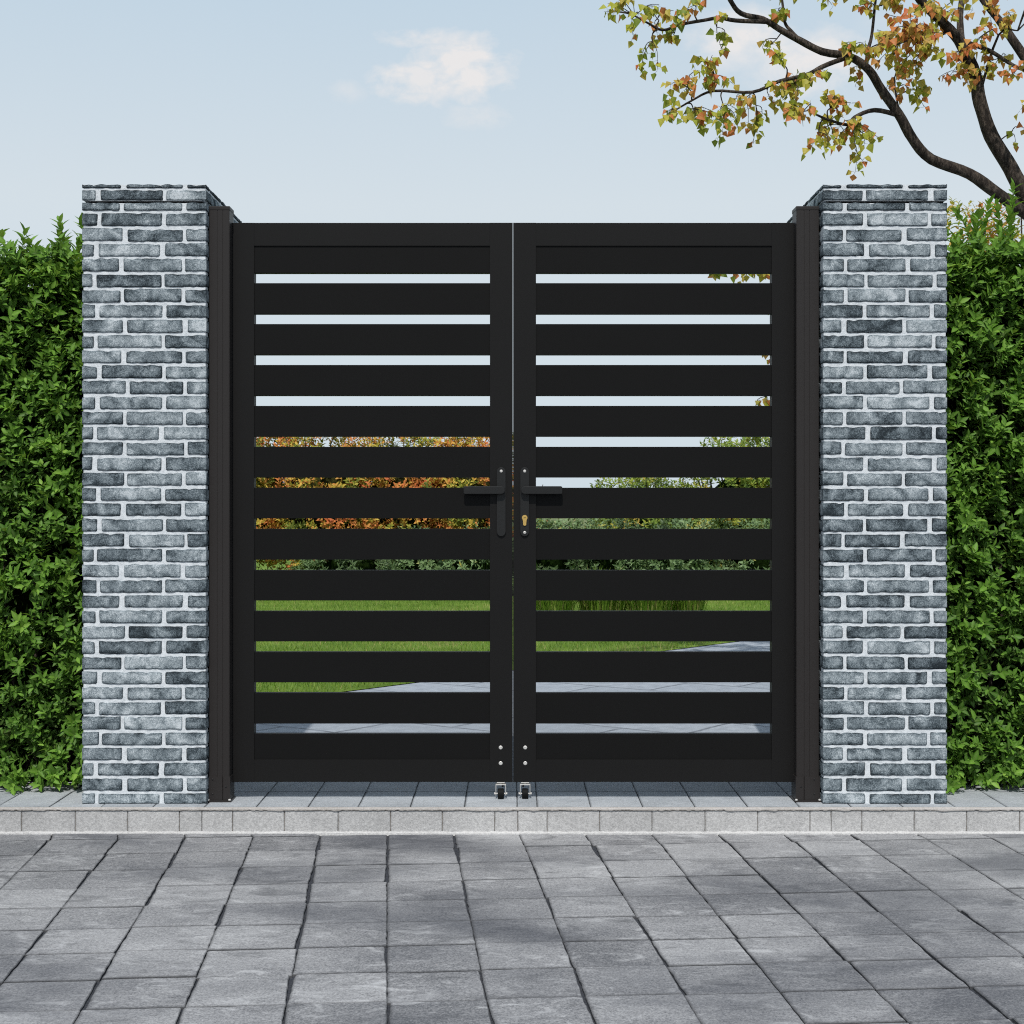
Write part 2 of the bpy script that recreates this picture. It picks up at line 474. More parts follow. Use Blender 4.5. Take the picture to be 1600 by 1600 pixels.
def make_pillar(mirror, label):
    """built with its inner side towards +x at local x=0 (then mirrored); front at y=0"""
    wid, dep = 0.4045, 0.86
    inner = (322.5 - 800) / 480.0 if not mirror else (1285.5 - 800) / 480.0
    sgn = -1 if mirror else 1
    root = empty('brick_pillar', (inner - sgn * wid / 2, dep / 2, 0), label, 'pillar', 'brick gate pillars')
    rnd = random.Random(11)
    rnd2 = random.Random(5 if mirror else 4)
    ox, oy = inner, 0.0
    pitch, bh = 0.04974, 0.0411
    ztop = 1.957
    def place(buf, face, a, z, w, h, tint, seed, el=False, er=False, inset=0.0):
        # a: distance along the face from the inner-front corner
        m = MORT - inset
        up = Vector((0, 0, 1))
        if face == 'front':      # runs from inner corner outwards
            if not mirror:       # inner at x=0, outer at -wid ; u = +x from left
                o = Vector((-(a + w), m, z)); u = Vector((1, 0, 0)); n = Vector((0, -1, 0)); st = 0.008
                e1, e2 = er, el
            else:
                o = Vector((a, m, z)); u = Vector((1, 0, 0)); n = Vector((0, -1, 0)); st = 0.008
                e1, e2 = el, er
        elif face == 'inner':
            st = 0.02
            if not mirror: o = Vector((-m, a, z)); u = Vector((0, 1, 0)); n = Vector((1, 0, 0)); e1, e2 = el, er
            else: o = Vector((m, a + w, z)); u = Vector((0, -1, 0)); n = Vector((-1, 0, 0)); e1, e2 = er, el
        elif face == 'outer':
            st = 0.03
            if not mirror: o = Vector((-wid + m, a + w, z)); u = Vector((0, -1, 0)); n = Vector((-1, 0, 0)); e1, e2 = er, el
            else: o = Vector((wid - m, a, z)); u = Vector((0, 1, 0)); n = Vector((1, 0, 0)); e1, e2 = el, er
        else:
            st = 0.03
            if not mirror: o = Vector((-a, dep - m, z)); u = Vector((-1, 0, 0)); n = Vector((0, 1, 0)); e1, e2 = el, er
            else: o = Vector((a + w, dep - m, z)); u = Vector((-1, 0, 0)); n = Vector((0, 1, 0)); e1, e2 = er, el
        brick_patch(buf, o, u, up, n, w, h, tint, seed, st, 0.0045, 0, e1, e2)
    def spans(kind, total, r):
        # joints measured from the inner-front corner
        j = 0.0122
        if kind == 0: cuts = [0.1395 * 1.0 - 0.0, ]      # long rest, long brick, sliver
        out = []
        if kind == 0:
            first = 0.136
            ln = 0.2045
        else:
            first = 0.066
            ln = 0.184
        a = 0.0
        e = first + r.uniform(-0.005, 0.005)
        while a < total - 0.004:
            e2 = min(e, total)
            out.append((a, e2 - a, a == 0.0, e2 >= total - 1e-6))
            a = e2 + j + r.uniform(-0.003, 0.0045)
            e = a + ln + r.uniform(-0.010, 0.008)
            if total - e < 0.02 and total - e > -0.02: e = total if total - e < 0.006 else e - 0.02
        return out
    def tintv(): return max(0.12, min(0.88, rnd2.gauss(0.52, 0.125)))
    # shaft
    buf = MeshBuf()
    buf_box(buf, (MORT if mirror else -wid + MORT, MORT, 0.0), (wid - MORT if mirror else -MORT, dep - MORT, ztop - 0.001), 1)
    seed = 0
    ncourse = int(ztop / pitch) + 2
    for k in range(ncourse):
        zt = ztop - 0.0 - k * pitch - 0.0 if k else ztop
        # first course under the groove is a cut one
        zt = ztop + 0.016 - k * pitch
        zb = zt - bh
        zt = min(zt, ztop); zb = max(zb, 0.0)
        if zt - zb < 0.008: continue
        for face, total in (('front', wid), ('inner', dep), ('outer', dep), ('back', wid)):
            kind = (k + (0 if face in ('front', 'back') else 1)) % 2
            kind = 1 - kind if face == 'front' else kind
            for a, w, el, er in spans(kind, total, rnd):
                seed += 1
                dz = rnd.uniform(-0.0016, 0.0016); dh = rnd.uniform(-0.0028, 0.0012)
                place(buf, face, a, zb + (dz if 0 < k < ncourse - 1 else 0), w, zt - zb + (dh if 0 < k < ncourse - 1 else 0), tintv(), seed + (500 if mirror else 0), el, er)
    sh = buf.build('shaft', [M['brick'], M['mortar']], root, True, 40)
    # recess + cap
    buf = MeshBuf()
    c0, c1 = 1.9645, 2.0165
    rec = 0.012
    lo = (MORT + rec if mirror else -wid + MORT + 0.004, MORT + rec, ztop - 0.001)
    hi = (wid - MORT - 0.004 if mirror else -MORT - rec, dep - MORT - rec, c0)
    buf_box(buf, lo, hi, 2)  # near-black groove core, shade under the cap put into its colour
    buf_box(buf, (MORT if mirror else -wid + MORT, MORT, c0), (wid - MORT if mirror else -MORT, dep - MORT, c1), 1)
    for face, total in (('front', wid), ('inner', dep), ('outer', dep), ('back', wid)):
        for a, w, el, er in spans(0, total, rnd):
            seed += 1
            place(buf, face, a, c0 + 0.0005, w, 0.033, tintv(), seed, el, er)
        for a, w, el, er in spans(1, total, rnd):
            seed += 1
            place(buf, face, a, c0 + 0.0405, w, 0.0112, max(0.1, tintv() - 0.2), seed, el, er)
    # worn brick top of the cap
    cp = buf.build('cap', [M['brick'], M['mortar'], M['rubber_and_shade']], root, True, 40)
    for o in (sh, cp): o.location = Vector((ox, oy, 0)) - Vector(root.location)
    return root

make_pillar(False, 'grey white-jointed brick pillar left of the gate, furthest from the autumn tree')
make_pillar(True, 'grey white-jointed brick pillar right of the gate, under the autumn tree branches')

# ------------------------------------------------------------------ paving slabs
def slab(buf, P, zt, zb, tint, seed, n=7, jag=(0.001, 0.001, 0.001, 0.001), taper=None, rough=0.0012, mi=0, round_=0.004, cross=(0, 0)):
    """P: four xy corners (ccw); jag: roughness of the edges 01,12,23,30; taper: inset at both ends of edges 12 and 30"""
    base = len(buf.v)
    e = 0.013
    st = [0, e, e * 3] + [e * 3 + (1 - e * 6) * i / (n - 1) for i in range(1, n - 1)] + [1 - e * 3, 1 - e, 1]
    ns = len(st)
    p0, p1, p2, p3 = [Vector((a, b, 0)) for a, b in P]
    U = (p1 - p0); V = (p3 - p0)
    un, vn = U.normalized(), V.normalized()
    tp = taper or (0, 0, 0, 0)
    for t in st:
        for s in st:
            p = p0 + U * s + (p3 + (p2 - p3) * s - p0 - U * s) * t
            lf = max(0, 1 - s * 4); rt = max(0, 1 - (1 - s) * 4)
            bt = max(0, 1 - t * 4); tpp = max(0, 1 - (1 - t) * 4)
            q = Vector((p.x * 38, p.y * 38, seed * 3.7))
            nx = mnoise.noise(q) + 0.6 * mnoise.noise(q * 2.7)
            ny = mnoise.noise(q + Vector((9, 4, 2))) + 0.6 * mnoise.noise(q * 2.7 + Vector((3, 1, 7)))
            inl = (tp[0] * (1 - t) + tp[1] * t) + jag[3] * nx
            inr = (tp[2] * (1 - t) + tp[3] * t) + jag[1] * ny
            p = p + un * (lf * max(inl, -0.0004)) - un * (rt * max(inr, -0.0004))
            cb_, ct_ = cross
            p = p + vn * (bt * max(cb_ + jag[0] * ny, -0.0003)) - vn * (tpp * max(ct_ + jag[2] * nx, -0.0003))
            w = min(s, 1 - s, t, 1 - t)
            z = zt + rough * mnoise.noise(Vector((p.x * 14, p.y * 14, seed)))
            if w == 0: z -= round_
            elif w <= e: z -= round_ * 0.2
            rim = 1.0 if w == 0 else (0.5 if w <= e else 0.0)
            buf.v.append((p.x, p.y, z)); buf.c.append((tint, rim, 0, 1))
    for j in range(ns - 1):
        for i in range(ns - 1):
            a = base + j * ns + i
            buf.f.append((a, a + 1, a + ns + 1, a + ns)); buf.mi.append(mi)
    # skirts
    loop = [base + i for i in range(ns)] + [base + j * ns + ns - 1 for j in range(1, ns)] + \
           [base + (ns - 1) * ns + i for i in range(ns - 2, -1, -1)] + [base + j * ns for j in range(ns - 2, 0, -1)]
    lo = []
    for i in loop:
        x, y, z = buf.v[i]; lo.append(len(buf.v)); buf.v.append((x, y, zb)); buf.c.append((tint, 1, 0, 1))
    m = len(loop)
    for i in range(m):
        k = (i + 1) % m
        buf.f.append((loop[k], loop[i], lo[i], lo[k])); buf.mi.append(mi)

ROADZ = -0.084
KF = -0.063          # kerb face
rnd = random.Random(3)

# ground sheet out to the horizon
def sheet(name, pts, z, mat, kind='structure'):
    bm = bmesh.new()
    vs = [bm.verts.new((x, y, z)) for x, y in pts]
    f = bm.faces.new(vs)
    if f.normal.z < 0: f.normal_flip()
    bmesh.ops.recalc_face_normals(bm, faces=bm.faces[:])
    for f in bm.faces:
        f.normal_update()
        if f.normal.z < 0: f.normal_flip()
    me = bpy.data.meshes.new(name); bm.to_mesh(me); bm.free()
    o = link(name, me, mat)
    o['kind'] = kind
    return o
gnd = sheet('ground', [(-2500, -2500), (2500, -2500), (2500, 2500), (-2500, 2500)], -0.14, M['meadow'])
tag(gnd, 'pale green open ground reaching to the horizon', 'ground', None, 'structure')

# road: rotated slabs
TH = R(4.65)
ax = Vector((math.cos(TH), math.sin(TH), 0)); bx = Vector((-math.sin(TH), math.cos(TH), 0))
camp = Vector((0, CAMY, 0))
TW, TD = 0.2126, 0.209
buf = MeshBuf()
def rd(a, b):
    p = camp + ax * a + bx * b
    return (p.x, p.y)
jl = {}
seed = 0
tints = {}
for ia in range(-18, 18):
    for ib in range(-18, 8):
        a0, a1 = ia * TW, (ia + 1) * TW
        off = (random.Random(ia * 31 + 7).uniform(-0.006, 0.006))
        b0 = 3.905 + ib * TD + off; b1 = b0 + TD
        cx, cy = rd((a0 + a1) / 2, (b0 + b1) / 2)
        if cy > KF + TD * 0.6: continue
        if cy < -6.2 or abs(cx) > 3.6: continue
        P = [rd(a0, b0), rd(a1, b0), rd(a1, b1), rd(a0, b1)]
        if max(p[1] for p in P) > KF - 0.001:   # cut along the kerb foot
            P = [(x, min(y, KF - 0.0015)) for x, y in P]
            if P[3][1] - P[0][1] < 0.012 or P[2][1] - P[1][1] < 0.012: continue
        seed += 1
        r = random.Random(seed * 17 + 1)
        def wedge():
            k = r.random()
            if k < 0.6: return (r.uniform(0.0, 0.0008), r.uniform(0.0, 0.001))
            if k < 0.82: return (r.uniform(0.001, 0.003), r.uniform(0.003, 0.009))
            return (r.uniform(0.002, 0.0085), r.uniform(0.0003, 0.003))
        l0, l1 = wedge(); r0, r1 = wedge()
        c0_, c1_ = r.choice([0.0008, 0.0022, 0.0034, 0.0042]), r.choice([0.0008, 0.0022, 0.0034, 0.0042])
        cj = 0.0016
        slab(buf, P, ROADZ + r.uniform(-0.0012, 0.0012), ROADZ - 0.025, max(0, min(1, r.gauss(0.5, 0.24))), seed, 8,
             (cj, 0.0026, cj, 0.0026), (l0, l1, r0, r1), 0.0011, 0, 0.0022, (c0_, c1_))
# bed that shows in the joints and carries on past the laid slabs
b = len(buf.v)
for x, y in ((-60, -60), (60, -60), (60, KF), (-60, KF)):
    buf.v.append((x, y, ROADZ - 0.0075)); buf.c.append((0.5, 0, 0, 1))
buf.f.append((b, b + 1, b + 2, b + 3)); buf.mi.append(1)
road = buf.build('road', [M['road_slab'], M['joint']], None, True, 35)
tag(road, 'worn grey square stone paving of the road in front of the gate', 'road', None, 'structure')

# kerb : blocks, a chipped edging course on top
joints_px = [-50, 33, 117, 199, 280, 315, 363, 444, 528, 610, 691, 773, 809, 855, 937, 1019, 1102, 1184, 1266, 1299, 1347, 1429, 1511, 1594, 1676]
jx = [(p - 800) * (CAMY * -1 + KF) / F for p in joints_px]
while jx[0] > -4.5: jx.insert(0, jx[0] - 0.17)
while jx[-1] < 4.5: jx.append(jx[-1] + 0.17)
buf = MeshBuf()
# a slab standing upright: build flat in (x,z) then turn
def upright(buf, x0, x1, z0, z1, y, tint, seed):
    t = MeshBuf()
    slab(t, [(x0, z0), (x1, z0), (x1, z1), (x0, z1)], 0.0, -0.03, tint, seed, 8, (0.0004, 0.0011, 0.0024, 0.0011), None, 0.0012, 0, 0.002)
    b = len(buf.v)
    for (x, z, d), c in zip(t.v, t.c):
        buf.v.append((x, y - d, z)); buf.c.append((c[0], c[1] * 0.45, 0, 1))
    for f in t.f:
        buf.f.append(tuple(b + i for i in f)); buf.mi.append(0)
for i in range(len(jx) - 1):
    upright(buf, jx[i] + 0.0008, jx[i + 1] - 0.0008, ROADZ - 0.02, -0.0098, KF + 0.003, random.Random(i).uniform(0.3, 0.7), 900 + i)
buf_box(buf, (-60, KF + 0.0062, ROADZ - 0.05), (60, -0.0545, -0.004), 1)
# thin pale bead added at the foot to draw a bright halo line
nseg = 900
b = len(buf.v)
for i in range(nseg + 1):
    x = -4.5 + 9.0 * i / nseg
    q = mnoise.noise(Vector((x * 30, 1, 2))) * 0.0012
    for (dy, dz) in ((0.004, 0.0075 + q), (-0.003 - q, 0.0035 + q), (-0.0055 - q * 1.5, -0.006)):
        buf.v.append((x, KF + dy, ROADZ + dz)); buf.c.append((0.9, 0, 0, 1))
for i in range(nseg):
    for j in range(2):
        a = b + i * 3 + j
        buf.f.append((a, a + 1, a + 4, a + 3)); buf.mi.append(0)
# edging course
b = len(buf.v)
nseg = 1400
for i in range(nseg + 1):
    x = -4.5 + 9.0 * i / nseg
    n1 = mnoise.noise(Vector((x * 22, 0, 0))) ; n2 = mnoise.noise(Vector((x * 80, 3, 0))); n3 = mnoise.noise(Vector((x * 6, 8, 0)))
    drop = -0.0085 + 0.0026 * n2 + 0.003 * min(0, n1) - 0.004 * max(0, n3 - 0.15) * (1 + n2)
    f = KF - 0.0008 + 0.0012 * n1
    for (y, z) in ((KF + 0.0064, drop + 0.001), (f, drop), (f - 0.0008, drop * 0.5), (f + 0.001, -0.001 + 0.0006 * n2), (KF + 0.0045 + 0.0015 * n1, 0.0003), (-0.0532, 0.0)):
        buf.v.append((x, y, z)); buf.c.append((0.5 + 0.4 * n3, 0.3 if z < -0.008 else 0.0, 0, 1))
for i in range(nseg):
    for j in range(5):
        a = b + i * 6 + j
        buf.f.append((a, a + 6, a + 7, a + 1)); buf.mi.append(2)
kerb = buf.build('kerb', [M['kerb'], M['kerb_joint'], M['lip'], M['mortar']], None, True, 40)
tag(kerb, 'low beige stone kerb of small blocks between road and pavement', 'kerb', None, 'structure')

# pavement strip : slabs square to the gate
wj = [483, 561, 642, 726, 808, 839, 922, 1003, 1084, 1166]
sx = [(p - 800) * (4.985) / F for p in wj]
while sx[0] > -4.4: sx.insert(0, sx[0] - 0.167)
while sx[-1] < 4.4: sx.append(sx[-1] + 0.167)
buf = MeshBuf()
for i in range(len(sx) - 1):
    for j, (y0, y1) in enumerate(((-0.0525, 0.215), (0.217, 0.48))):
        r = random.Random(i * 9 + j)
        slab(buf, [(sx[i] + 0.0004, y0), (sx[i + 1] - 0.0004, y0), (sx[i + 1] - 0.0004, y1), (sx[i] + 0.0004, y1)],
             0.0 + r.uniform(-0.0006, 0.0004), -0.02, max(0, min(1, r.gauss(0.5, 0.2))), 1500 + i * 3 + j, 7,
             (0.0006, 0.0012, 0.0006, 0.0012), (0.0003, 0.0014, 0.0003, 0.001), 0.0008, 0, 0.0018)
b = len(buf.v)
for x, y in ((-60, -0.0545), (60, -0.0545), (60, 0.482), (-60, 0.482)):
    buf.v.append((x, y, -0.005)); buf.c.append((0.5, 0, 0, 1))
buf.f.append((b, b + 1, b + 2, b + 3)); buf.mi.append(1)
walk = buf.build('pavement', [M['walk_slab'], M['walk_joint']], None, True, 35)
tag(walk, 'pale grey stone pavement strip under the gate and pillars', 'pavement', None, 'structure')

# courtyard behind the gate and the lawn beside it
EA, EB = Vector((-0.931, 2.98)), Vector((1.52, 5.9))
ed = (EB - EA).normalized()
E0 = EA - ed * ((EA.y - 0.484) / ed.y); E1 = EA + ed * 9.0
court = sheet('courtyard', [(E0.x, 0.484), (8, 0.484), (8, 9.5), (E1.x, E1.y)], -0.006, M['court'])
tag(court, 'blue grey slab courtyard path behind the gate', 'path', None, 'structure')
lawn = sheet('lawn', [(-60, 0.484), (E0.x, 0.484), (E1.x, E1.y), (8, 9.5), (8, 0.484), (60, 0.484), (60, 60), (-60, 60)], -0.002, M['lawn'])
tag(lawn, 'mown green lawn beyond the gate', 'lawn', None, 'structure')

# ------------------------------------------------------------------ gate posts
def make_post(mirror, label):
    s = -1 if mirror else 1
    # outer/inner edges in world x, front y
    yf = 0.035
    D = 5.0 + yf
    xo = (326.5 - 800) * D / F if not mirror else (1279.5 - 800) * D / F
    xi = (358.5 - 800) * D / F if not mirror else (1244.5 - 800) * D / F
    x0, x1 = min(xo, xi), max(xo, xi)
    w = x1 - x0
    yb = yf + 0.075
    cx = (x0 + x1) / 2; cy = (yf + yb) / 2
    root = empty('gate_post', (cx, cy, 0), label, 'post', 'metal gate posts')
    hw, hd = w / 2, (yb - yf) / 2
    ztop = CAMH - (322 - HZ) * D / F
    # profile with two shallow grooves on the front
    gr = [(-0.006 * s), (0.012 * s)]
    pr = [(-hw, -hd)]
    for c in sorted(gr):
        pr += [(c - 0.0011, -hd), (c - 0.0008, -hd + 0.0016), (c + 0.0008, -hd + 0.0016), (c + 0.0011, -hd)]
    pr += [(hw, -hd), (hw, hd), (-hw, hd)]
    bm = bmesh.new(); add_prism(bm, pr, 0.004, ztop - 0.0125, 'z')
    es = [e for e in bm.edges if abs(e.verts[0].co.z - e.verts[1].co.z) > 0.5 and abs(abs(e.verts[0].co.x) - hw) < 1e-5]
    bmesh.ops.bevel(bm, geom=es, offset=0.0018, segments=2, affect='EDGES')
    obj('tube', bm, M['post'], root, 35)
    box('cap', (-hw - 0.0012, -hd - 0.0012, ztop - 0.0125), (hw + 0.0012, hd + 0.0012, ztop), M['post'], root, 0.0018)
    # foot sleeve in two pieces with a slot between
    bm = bmesh.new()
    slot = 0.0125 * s
    zt = 0.083
    for a, b in ((-hw - 0.003, slot - 0.0016), (slot + 0.0016, hw + 0.003)):
        add_box(bm, (a, -hd - 0.003, 0.006), (b, -hd - 0.0003, zt), 0.0008)
    add_box(bm, (-hw - 0.003, -hd - 0.0002, 0.006), (-hw - 0.0003, hd, zt), 0.0008)
    add_box(bm, (hw + 0.0003, -hd - 0.0002, 0.006), (hw + 0.003, hd, zt), 0.0008)
    ft = obj('foot_bracket', bm, M['post'], root, 35)
    for x, z in ((-0.021 * s, 0.074), (-0.021 * s, 0.026), (0.0225 * s, 0.05)):
        bm = bmesh.new()
        add_lathe(bm, [(0.0027, 0.0), (0.0027, -0.0012), (0.0018, -0.0019), (0.0006, -0.0019)], (x, -hd - 0.003, z), 'y', 14)
        obj('screw', bm, M['handle'], ft, 35)
    bp = box('base_plate', (-hw - 0.007, -hd - 0.009, 0.0), (hw + 0.007, hd + 0.004, 0.0058), M['post'], root, 0.0012)
    for x in (-hw - 0.0015, hw + 0.0015):
        bm = bmesh.new()
        add_lathe(bm, [(0.0045, 0.0), (0.0045, 0.003), (0.003, 0.0045), (0.001, 0.0048)], (x, -hd - 0.0055, 0.0058), 'z', 12)
        obj('bolt', bm, M['steel'], bp, 35)
    return xi, yb
xiL, ybp = make_post(False, 'dark bronze metal gate post against the left brick pillar')
xiR, _ = make_post(True, 'dark bronze metal gate post against the right brick pillar')

# ------------------------------------------------------------------ gate leaves
GY = 0.085                 # front of the gate frame
GD = 5.0 + GY
def gx(p): return (p - 800) * GD / F
def gz(p): return CAMH - (p - HZ) * GD / F
gaps = [(426, 442), (490, 506), (554, 570), (618, 634), (682, 698), (746, 762), (810, 826.5), (874.5, 891), (938.5, 955), (1002.5, 1019), (1066.5, 1083), (1131, 1147)]
edges = [384] + [e for g_ in gaps for e in g_] + [1187]
slats_px = [(edges[i], edges[i + 1]) for i in range(0, len(edges), 2)]

def make_leaf(mirror, label):
    s = -1 if mirror else 1
    def X(p): return gx(p) if not mirror else gx(1603.0 - p)
    xa, xb = X(362.3), X(801.1)            # outer, inner edge
    if mirror: xb = gx(801.9)
    root = empty('gate_leaf', ((xa + xb) / 2, GY + 0.02, gz(1222)), label, 'gate', 'leaves of the double gate')
    off = Vector(root.location)
    def bx(name, x0, x1, z0, z1, y0, y1, m, bev=0.0012, parent=root):
        return box(name, (min(x0, x1), y0, min(z0, z1)), (max(x0, x1), y1, max(z0, z1)), m, parent, bev, off)
    FT = 0.042
    zt, zb = gz(348), gz(1222)
    bx('stile', xa, X(397), zb, zt, GY, GY + FT, M['gate_frame'])
    bx('stile', X(765.5), xb, zb, zt, GY, GY + FT, M['gate_frame'], 0.0006)
    bx('rail', X(397) , X(765.5), gz(384), zt - 0.0003, GY + 0.0004, GY + FT - 0.0004, M['gate_frame'], 0.0008)
    bx('rail', X(397), X(765.5), zb + 0.0003, gz(1187), GY + 0.0004, GY + FT - 0.0004, M['gate_frame'], 0.0008)
    for k, (a, b) in enumerate(slats_px):
        za, zc = gz(a), gz(b)
        if k == 0: za += 0.003
        if k == len(slats_px) - 1: zc -= 0.003
        bx('slat', X(397) - s * 0.004, X(765.5) + s * 0.004, zc, za, GY + 0.0045, GY + 0.0045 + 0.031, M['gate_slat'], 0.0012)
    # lock plate, lever
    px = X(783.2)
    ppy = (730, 838)
    bm = bmesh.new()
    add_prism(bm, capsule(px - off.x, gz(838) - off.z, gz(730) - off.z, 0.0142), GY - 0.0065 - off.y, GY - 0.0002 - off.y, 'y', 0.0022)
    hp = obj('handle_plate', bm, M['handle'], root, 35)
    hz = gz(766) - off.z
    bm = bmesh.new()
    add_lathe(bm, [(0.0115, GY - 0.0067 - off.y), (0.0105, GY - 0.009 - off.y), (0.0105, GY - 0.016 - off.y)], (px - off.x, 0, hz), 'y', 20)
    # bar with rounded end
    xe = X(724.5) - off.x + 0.0
    xs = px - off.x + s * 0.0125
    r = 0.0132; q = 0.005
    pts = []
    for k in range(9):
        t = -math.pi / 2 + math.pi * k / 8
        pts.append((xs - s * r + s * r * math.cos(t), hz + r * math.sin(t)))
    pts += [(xe + s * q, hz + r), (xe + s * 0.0012, hz + r - 0.0018), (xe, hz + r - q), (xe, hz - r + q), (xe + s * 0.0012, hz - r + 0.0018), (xe + s * q, hz - r)]
    add_prism(bm, pts, GY - 0.0245 - off.y, GY - 0.0125 - off.y, 'y', 0.0028)
    obj('lever', bm, M['handle'], hp, 35)
    def screw(name, x, z, y, rad, mat, parent):
        bm = bmesh.new()
        add_lathe(bm, [(rad, 0), (rad, -0.0008), (rad * 0.82, -0.0019), (rad * 0.5, -0.0024), (rad * 0.46, -0.0012), (rad * 0.1, -0.0012)], (x - off.x, y - off.y, z - off.z), 'y', 18)
        return obj(name, bm, mat, parent, 35)
    screw('screw', px, gz(736.3), GY - 0.0065, 0.0050, M['steel'], hp)
    if mirror:
        screw('screw', px, gz(832), GY - 0.0065, 0.0050, M['steel'], hp)
        # euro cylinder with its keyway
        bm = bmesh.new()
        zc = gz(809.0) - off.z; r = 0.0092; hw_ = 0.0056
        pts = []
        a0 = math.asin(hw_ / r)
        for k in range(21):
            t = -math.pi / 2 + a0 + (2 * math.pi - 2 * a0) * k / 20
            pts.append((px - off.x + r * math.cos(t), zc + r * math.sin(t)))
        zlo = gz(821.5) - off.z
        for k in range(9):
            t = math.pi + math.pi * k / 8
            pts.append((px - off.x + hw_ * math.cos(t), zlo + hw_ + hw_ * math.sin(t)))
        add_prism(bm, pts, GY - 0.0105 - off.y, GY - 0.0063 - off.y, 'y', 0.0007)
        lc = obj('lock_cylinder', bm, M['brass'], hp, 35)
        kx, kz = px, zc + off.z
        # keyway as a small dark plug set into the face
        bm = bmesh.new()
        add_box(bm, (kx - 0.0036 - off.x, GY - 0.0108 - off.y, kz - 0.0009 - off.z), (kx + 0.0044 - off.x, GY - 0.0102 - off.y, kz + 0.0009 - off.z))
        me_t = bpy.data.meshes.new('lock_cylinder')
        bm2 = bmesh.new(); bm2.from_mesh(lc.data)
        n0 = len(bm2.faces)
        bm.to_mesh(me_t); bm.free(); bm2.from_mesh(me_t)
        bm2.faces.ensure_lookup_table()
        for f in bm2.faces[n0:]: f.material_index = 1
        bm2.to_mesh(lc.data); bm2.free(); lc.data.materials.append(M['rubber_and_shade'])
    for py in (1168, 1192.5):
        screw('bolt', X(782.3), gz(py), GY, 0.0064, M['steel'], root)
    # castor under the meeting stile
    cx = X(782.5) - off.x; cyw = GY + 0.004 - off.y; zg = -off.z
    bm = bmesh.new()
    add_lathe(bm, [(0.006, 0), (0.006, 0.012)], (cx, cyw + 0.008, (gz(1222) - 0.010) - off.z), 'z', 14)
    add_box(bm, (cx - 0.013, cyw - 0.004, gz(1222) - 0.0035 - off.z), (cx + 0.013, cyw + 0.02, gz(1222) - 0.0003 - off.z), 0.0006)
    ca = obj('caster', bm, M['steel'], root, 35)
    R_ = 0.0172
    bm = bmesh.new()
    zc2 = gz(1222) - 0.0065 - off.z
    add_box(bm, (cx - 0.0172, cyw - 0.011, zc2 - 0.0028), (cx + 0.0172, cyw + 0.016, zc2), 0.0007)
    for sx_ in (-1, 1):
        a = cx + sx_ * 0.0172
        pts = [(cyw - 0.011, zc2 - 0.0029), (cyw + 0.016, zc2 - 0.0029), (cyw + 0.009, zg + R_ - 0.005), (cyw - 0.006, zg + R_ - 0.005)]
        add_prism(bm, pts, a - sx_ * 0.0022, a, 'x')
    # latch tab
    fk = obj('fork', bm, M['steel'], ca, 35)
    bm = bmesh.new()
    add_box(bm, (cx + s * 0.0035, cyw - 0.0125, zc2 - 0.0085), (cx + s * 0.0095, cyw - 0.0105, zc2 - 0.002), 0.0005)
    obj('brake_tab', bm, M['rubber_and_shade'], ca, 35)
    bm = bmesh.new()
    add_lathe(bm, [(R_ * 0.5, -0.0105), (R_ * 0.93, -0.0100), (R_, -0.0075), (R_, 0.0075), (R_ * 0.93, 0.0100), (R_ * 0.5, 0.0105)], (cx, cyw, zg + R_), 'x', 28)
    obj('wheel', bm, M['rubber_and_shade'], ca, 35)
    bm = bmesh.new()
    add_lathe(bm, [(0.0022, -0.0215), (0.0040, -0.0212), (0.0040, -0.0186), (0.0022, -0.0184), (0.0022, 0.0184), (0.0040, 0.0186), (0.0040, 0.0212), (0.0022, 0.0215)], (cx, cyw, zg + R_), 'x', 14)
    obj('axle', bm, M['steel'], ca, 35)
    return root
make_leaf(False, 'black slatted gate leaf whose handle plate has no keyhole')
make_leaf(True, 'black slatted gate leaf with the brass lock cylinder below its lever')

# ------------------------------------------------------------------ foliage machinery (numpy)
def unit(a): return a / np.maximum(np.linalg.norm(a, axis=-1, keepdims=True), 1e-9)

def leaf_template(w1=0.43, x1=0.30, w2=0.35, x2=0.66, fold=0.18, droop=0.12):
    v = np.array([(0, 0, 0), (x1, w1 / 2, fold * w1), (x1, 0, 0), (x1, -w1 / 2, fold * w1),
                  (x2, w2 / 2, fold * w2 - droop * 0.4), (x2, 0, -droop * 0.4), (x2, -w2 / 2, fold * w2 - droop * 0.4), (1, 0, -droop)], dtype=np.float64)
    rib = np.array([1, 0, 1, 0, 0, 1, 0, 0.6])
    f = [(0, 2, 1), (0, 3, 2), (1, 2, 5, 4), (2, 3, 6, 5), (4, 5, 7), (5, 6, 7)]
    return v, rib, f
OVAL = leaf_template()
POPLAR = leaf_template(0.86, 0.30, 0.50, 0.62, 0.22, 0.15)
SLIM = leaf_template(0.30, 0.3, 0.24, 0.65, 0.15, 0.2)

